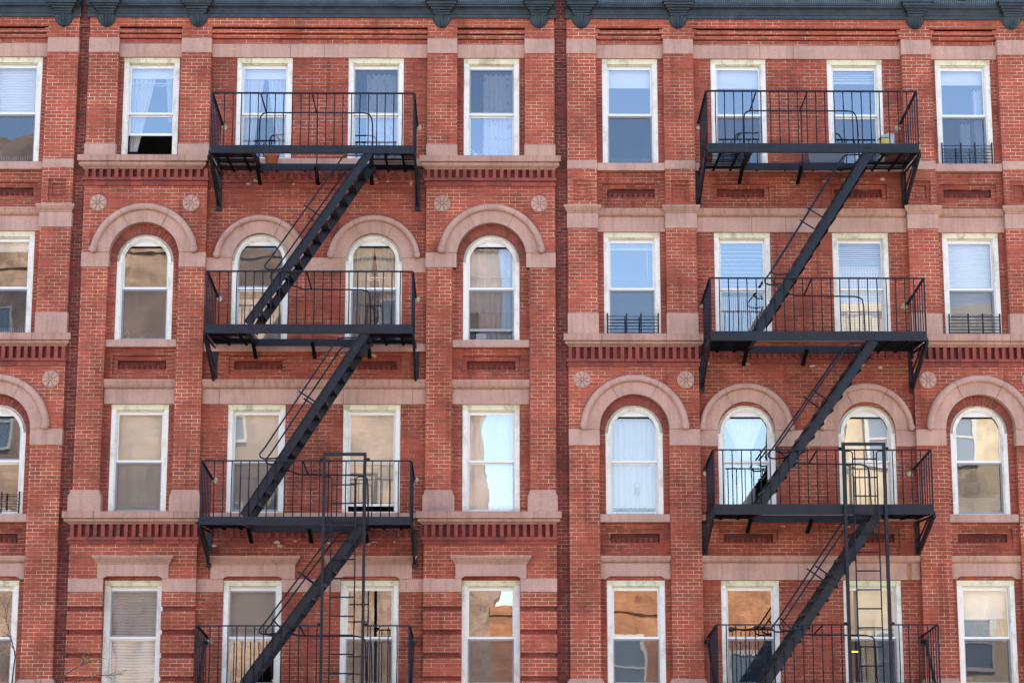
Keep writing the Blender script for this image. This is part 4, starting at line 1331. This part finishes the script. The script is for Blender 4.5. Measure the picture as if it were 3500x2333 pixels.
    ld = MB()
    for x, sx, gx in ((s0, -1, l0), (s1, 1, l1)):
        ld.tube([(gx-sx*.02, YF-.085, stp), (x+sx*.03, YF-.085, stp), (x, YF-.085, stp-.03), (x, YF-.085, 4.4)], .0105, 6)
    lo = ld.build('drop_ladder', 'iron_thin', fe, pl=pl)
    rg = MB().tube([(s0, 0, 0), (s1, 0, 0)], .0105, 6)
    pr = None
    for z in rungs:
        if pr is None:
            pr = rg.build('rung', 'iron_thin', lo, pl=(0, 0, 0), loc=(0, 0, 0)); o = pr
        else:
            o = pr.copy(); C.objects.link(o); o.parent = lo
        o.location = (-pl[0], YF-.085, z)
    return fe

def bxs(a, b, n): return [a+(b-a)*(k+.0)/n for k in range(1, n)]
fire_escape('black iron fire escape on the left building, flowerpot on its top balcony', .06, -4.345, -1.19, -3.68, -1.88,
            [(15.014, 15.138), (12.181, 12.318), (9.275, 9.396), (6.83, 6.952)], [15.982, 13.146, 10.235, 7.786],
            [(-1.90, 15.0, -3.69, 12.34), (-1.94, 12.13, -3.68, 9.42), (-1.94, 9.235, -3.62, 6.95)],
            [-4.142+.1316*k for k in range(23) if -4.142+.1316*k < -1.25], (-2.49, -1.88, 10.33, -2.37, -2.01, 9.985,
            [9.864-.2775*k for k in range(19)]))
fire_escape('black iron fire escape on the right building, yellow tin on its top balcony', .095, 3.357, 6.66, 4.04, 5.86,
            [(15.045, 15.189), (12.079, 12.222), (9.431, 9.584), (6.83, 6.952)], [16.037, 13.053, 10.406, 7.797],
            [(5.875, 15.03, 4.10, 12.24), (5.84, 12.05, 4.08, 9.60), (5.80, 9.39, 4.09, 6.95)],
            [3.503+.1425*k for k in range(22)], (5.318, 5.928, 10.49, 5.444, 5.805, 10.376,
            [10.257-.2786*k for k in range(20)]))

# ------------------------------------------------------------------ small things
def lathe(m, prof, c, n=20):
    k = len(prof)
    m.add([(c[0]+r*math.cos(2*PI*i/n), c[1]+r*math.sin(2*PI*i/n), c[2]+z) for i in range(n) for r, z in prof],
          [(i*k+j, ((i+1) % n)*k+j, ((i+1) % n)*k+j+1, i*k+j+1) for i in range(n) for j in range(k-1)], True)
p = MB(); lathe(p, [(.001, 0), (.085, 0), (.108, .15), (.122, .15), (.124, .195), (.112, .195), (.105, .16), (.001, .155)], (-3.50, -.17, 15.058))
tag(p.build('flower_pot', 'terracotta', None, (-3.50, -.17, 15.058)), 'terracotta flowerpot standing on the top balcony of the left fire escape', 'flowerpot')

yt = thing('paint_tin', 'small grey and yellow tin box standing on the top balcony of the right fire escape', 'tin', (6.20, -.85, 15.095))
a = MB(); a.box(6.10, 6.30, -.93, -.78, 15.095, 15.33); a.build('tin_body', 'yellow', yt, pl=(6.20, -.85, 15.095), bevel=.012)
a = MB(); a.box(6.245, 6.315, -.94, -.77, 15.10, 15.40); a.slab([(6.08, 15.335), (6.25, 15.335), (6.25, 15.42), (6.12, 15.37)], (), -.94, -.77); a.build('tin_lid', 'tin', yt, pl=(6.20, -.85, 15.095), bevel=.008)

tb = MB(); tb.slab([(5.02+.08, 15.12), (5.72-.08, 15.12), (5.74, 15.36), (5.06, 15.36)], (), -.22, .02)
tag(tb.build('storage_tub', 'grey_plastic', None, (5.4, -.1, 15.12), bevel=.02), 'grey plastic tub behind the stairwell of the right fire escape at the top', 'tub')

def guard(cx, zb, zt, label, w=.41):
    g = thing('window_guard', label, 'window guard', (cx, .09, zb), 'black bar guards in the lower window halves')
    m = MB()
    n = 6
    for k in range(n):
        z = zb+.04+(zt-zb-.07)*k/(n-1)
        m.tube([(cx-w+.012, .10, z), (cx+w-.012, .10, z)], .0065, 5)
    m.build('bar', 'iron_thin', g, pl=(cx, .09, zb))
    for x in (cx-w+.006, cx-.1, cx+.13, cx+w-.006):
        MB().box(x-.011, x+.011, .078, .092, zb-.0, zt+.02).build('upright', 'iron_thin', g, pl=(cx, .09, zb))
guard(7.715, 15.19, 15.53, 'black window guard in the top right window, above its pink sill')
guard(2.262, 12.38, 12.71, 'black window guard across a blue window beside the seam')
guard(7.712, 12.38, 12.71, 'black window guard in front of the white slatted blind at the right edge')
guard(-7.742, 9.545, 9.87, 'black window guard in the arched window at the left edge')

def spikes(x0, x1, z, y, label, h=.10):
    m = MB(); m.box(x0, x1, y-.03, y+.03, z, z+.006)
    x = x0+.01
    while x < x1:
        for k in (-1, 1):
            m.tube([(x, y, z), (x+k*.012+random.uniform(-.006, .006), y+k*.03, z+h*random.uniform(.8, 1.05))], .0016, 3)
        x += .028
    tag(m.build('bird_spikes', 'wire', None, ((x0+x1)/2, y, z)), label, 'bird spikes', 'bird spikes on the sills')
spikes(-8.1, -7.42, 15.184, .09, 'row of wire bird spikes on the sill of the top window at the left edge')
spikes(-8.1, -7.38, 12.37, .06, 'wire bird spikes on the stone ledge under the second window down, left edge')
spikes(-5.90, -5.14, 9.567, .06, 'row of wire bird spikes under the cream shaded window on the left building')
spikes(-.42, .44, 9.567, .06, 'wire bird spikes under the rectangular third row window just left of the seam')
spikes(-.36, .38, 12.287, .08, 'row of wire bird spikes on the sill of the arched window left of the seam')
spikes(-.98, -.62, 9.567, -.08, 'wire bird spikes in front of the stone plinth right of the fire escape')
spikes(1.93, 2.60, 15.185, .09, 'row of wire bird spikes on the sill of the top window right of the seam')
spikes(1.96, 2.56, 9.535, .08, 'row of wire bird spikes under the window with a dream catcher')

# ------------------------------------------------------------------ young street tree
def tree():
    base = (-7.6, -3.2, 0)
    t = thing('street_tree', 'young street tree with bare twigs and tiny yellow green leaves', 'tree', base)
    br = MB(); lf = MB()
    def leafs(p, n, r):
        for _ in range(n):
            q = Vector(p)+Vector((random.gauss(0, r), random.gauss(0, r), random.gauss(0, r)))
            a = Vector((random.uniform(-1, 1), random.uniform(-1, 1), random.uniform(-1, 1))).normalized()
            b = a.orthogonal().normalized(); s_ = random.uniform(.009, .017)
            lf.add([q-a*s_, q+b*s_*.5, q+a*s_, q-b*s_*.5], [(0, 1, 2, 3)])
    def limb(pts, r0, r1, sub=0, n=0, L=.3, dens=2):
        P = [Vector(p) for p in pts]
        br.tube(pts, r0, 5, r1)
        for k in range(sub):
            f = random.uniform(.35, 1)*(len(P)-1); i = min(int(f), len(P)-2)
            q = P[i].lerp(P[i+1], f-i); d = (P[i+1]-P[i]).normalized()
            dd = (d*.7+Vector((random.uniform(-1, 1), random.uniform(-.6, .6), random.uniform(-.3, .5)))*.7).normalized()
            l = L*random.uniform(.5, 1.1); m = q+dd*l*.5+Vector((0, 0, .02)); e = q+dd*l+Vector((random.uniform(-.03, .03), 0, random.uniform(-.02, .04)))
            br.tube([tuple(q), tuple(m), tuple(e)], r1*1.1, 4, r1*.5)
            for w_ in (m, e, q.lerp(m, .5), m.lerp(e, .5)): leafs(w_, dens if random.random() < .6 else 0, .022)
        for k in range(n):
            f = random.uniform(.3, 1)*(len(P)-1); i = min(int(f), len(P)-2)
            leafs(P[i].lerp(P[i+1], f-i), 2, .02)
    Y = -3.2
    MB().tube([tuple(base), (-7.58, Y, 1.5), (-7.5, Y, 3.0), (-7.4, Y, 4.3)], .085, 10, .045).build('trunk', 'bark', t, pl=base)
    limb([(-7.4, Y, 4.3), (-7.1, Y, 5.3), (-6.62, Y, 6.3), (-6.50, Y, 6.9)], .035, .014)
    limb([(-6.50, Y, 6.9), (-6.49, Y, 7.1), (-6.47, Y, 7.33), (-6.55, Y, 7.6), (-6.62, Y, 7.80), (-6.63, Y, 7.95)], .013, .0035, 11, 10, .26)
    limb([(-7.1, Y, 5.3), (-6.6, Y, 5.9), (-6.1, Y, 6.5), (-5.9, Y, 6.93)], .03, .010)
    limb([(-5.9, Y, 6.93), (-5.75, Y, 7.09), (-5.58, Y, 7.19), (-5.42, Y, 7.25), (-5.28, Y, 7.28)], .010, .003, 9, 8, .22)
    limb([(-5.95, Y, 6.85), (-5.6, Y, 6.98), (-5.35, Y, 7.06), (-5.15, Y, 7.06), (-5.0, Y, 7.08)], .008, .0025, 8, 8, .2)
    limb([(-7.4, Y, 4.3), (-7.3, Y, 5.6), (-7.0, Y, 6.6), (-6.86, Y, 7.1)], .028, .004, 10, 8, .3)
    limb([(-6.1, Y, 6.5), (-6.15, Y, 6.8), (-6.1, Y, 7.05)], .012, .003, 8, 8, .22)
    br.build('branches', 'bark', t, pl=base)
    lf.build('leaves', 'leaf', t, pl=base)
tree()

# ------------------------------------------------------------------ houses across the street (they show in the window panes)
M['opp_brick_a'] = brick_mat('tan_brick', (.36, .235, .15), (.27, .17, .105), (.42, .35, .26), (.35, .3, .25), stain=.42)
M['opp_brick_b'] = brick_mat('orange_brick', (.44, .19, .08), (.32, .13, .055), (.52, .42, .3), (.3, .2, .15), stain=.5)
M['opp_brick_c'] = brick_mat('yellow_brick', (.60, .46, .26), (.50, .36, .20), (.6, .52, .4), (.4, .33, .25), stain=.6)
_a = N('stone_frame'); _a.base((.42, .38, .32), .8); M['opp_frame'] = _a.m
_a = N('dark_pane'); _a.base((.10, .13, .16), .08, 0, .8); M['opp_pane'] = _a.m
def opposite(x0, x1, h, mat, label, wins, extra=None):
    pl = ((x0+x1)/2, -45, 0)
    b = thing('brick_building', label, 'building', pl)
    m = MB().box(x0, x1, -57, -45, 0, h)
    if extra:
        for e in extra: m.box(*e)
    m.build('wall', mat, b, pl=pl)
    MB().box(x0-.05, x1+.05, -45.0, -44.9, h-.35, h+.1).build('cornice', mat, b, pl=pl)
    pr = None
    for (x, z) in wins:
        if pr is None:
            f = MB().slab(rc(-.75, .75, -1.1, 1.1), [rc(-.62, .62, -.97, -.04), rc(-.62, .62, .04, .97)], 0, .12)
            pr = f.build('window', 'opp_frame', b, pl=(0, 0, 0), loc=(0, 0, 0)); o = pr
            pp = MB().box(-.62, .62, .03, .07, -.97, .97).build('pane', 'opp_pane', pr, pl=(0, 0, 0)); 
        else:
            o = pr.copy(); C.objects.link(o); o.parent = b
            c = pp.copy(); C.objects.link(c); c.parent = o
        o.location = (x-pl[0], .02, z)
opposite(-26, -.2, 24.3, 'opp_brick_a', 'tall tan brick block across the street', [(x, z) for z in (4, 8, 12.5, 17, 21.2) for x in (-24, -20.5, -17, -11.5, -7.2, -3.0)], [(-26, -18, -56, -45.01, 24.3, 28.8)])
opposite(-.2, 13.5, 9.6, 'opp_brick_b', 'low orange brick house across the street between two taller ones', [(x, z) for z in (3.5, 7.3) for x in (2.2, 6.2, 10.2)], [(5.5, 13.5, -56, -45.01, 9.6, 11.0)])
opposite(13.5, 27, 22.0, 'opp_brick_c', 'tall yellow brick block across the street', [(x, z) for z in (4, 8, 12, 16.2, 20) for x in (15.1, 18.2, 21.8, 25)])
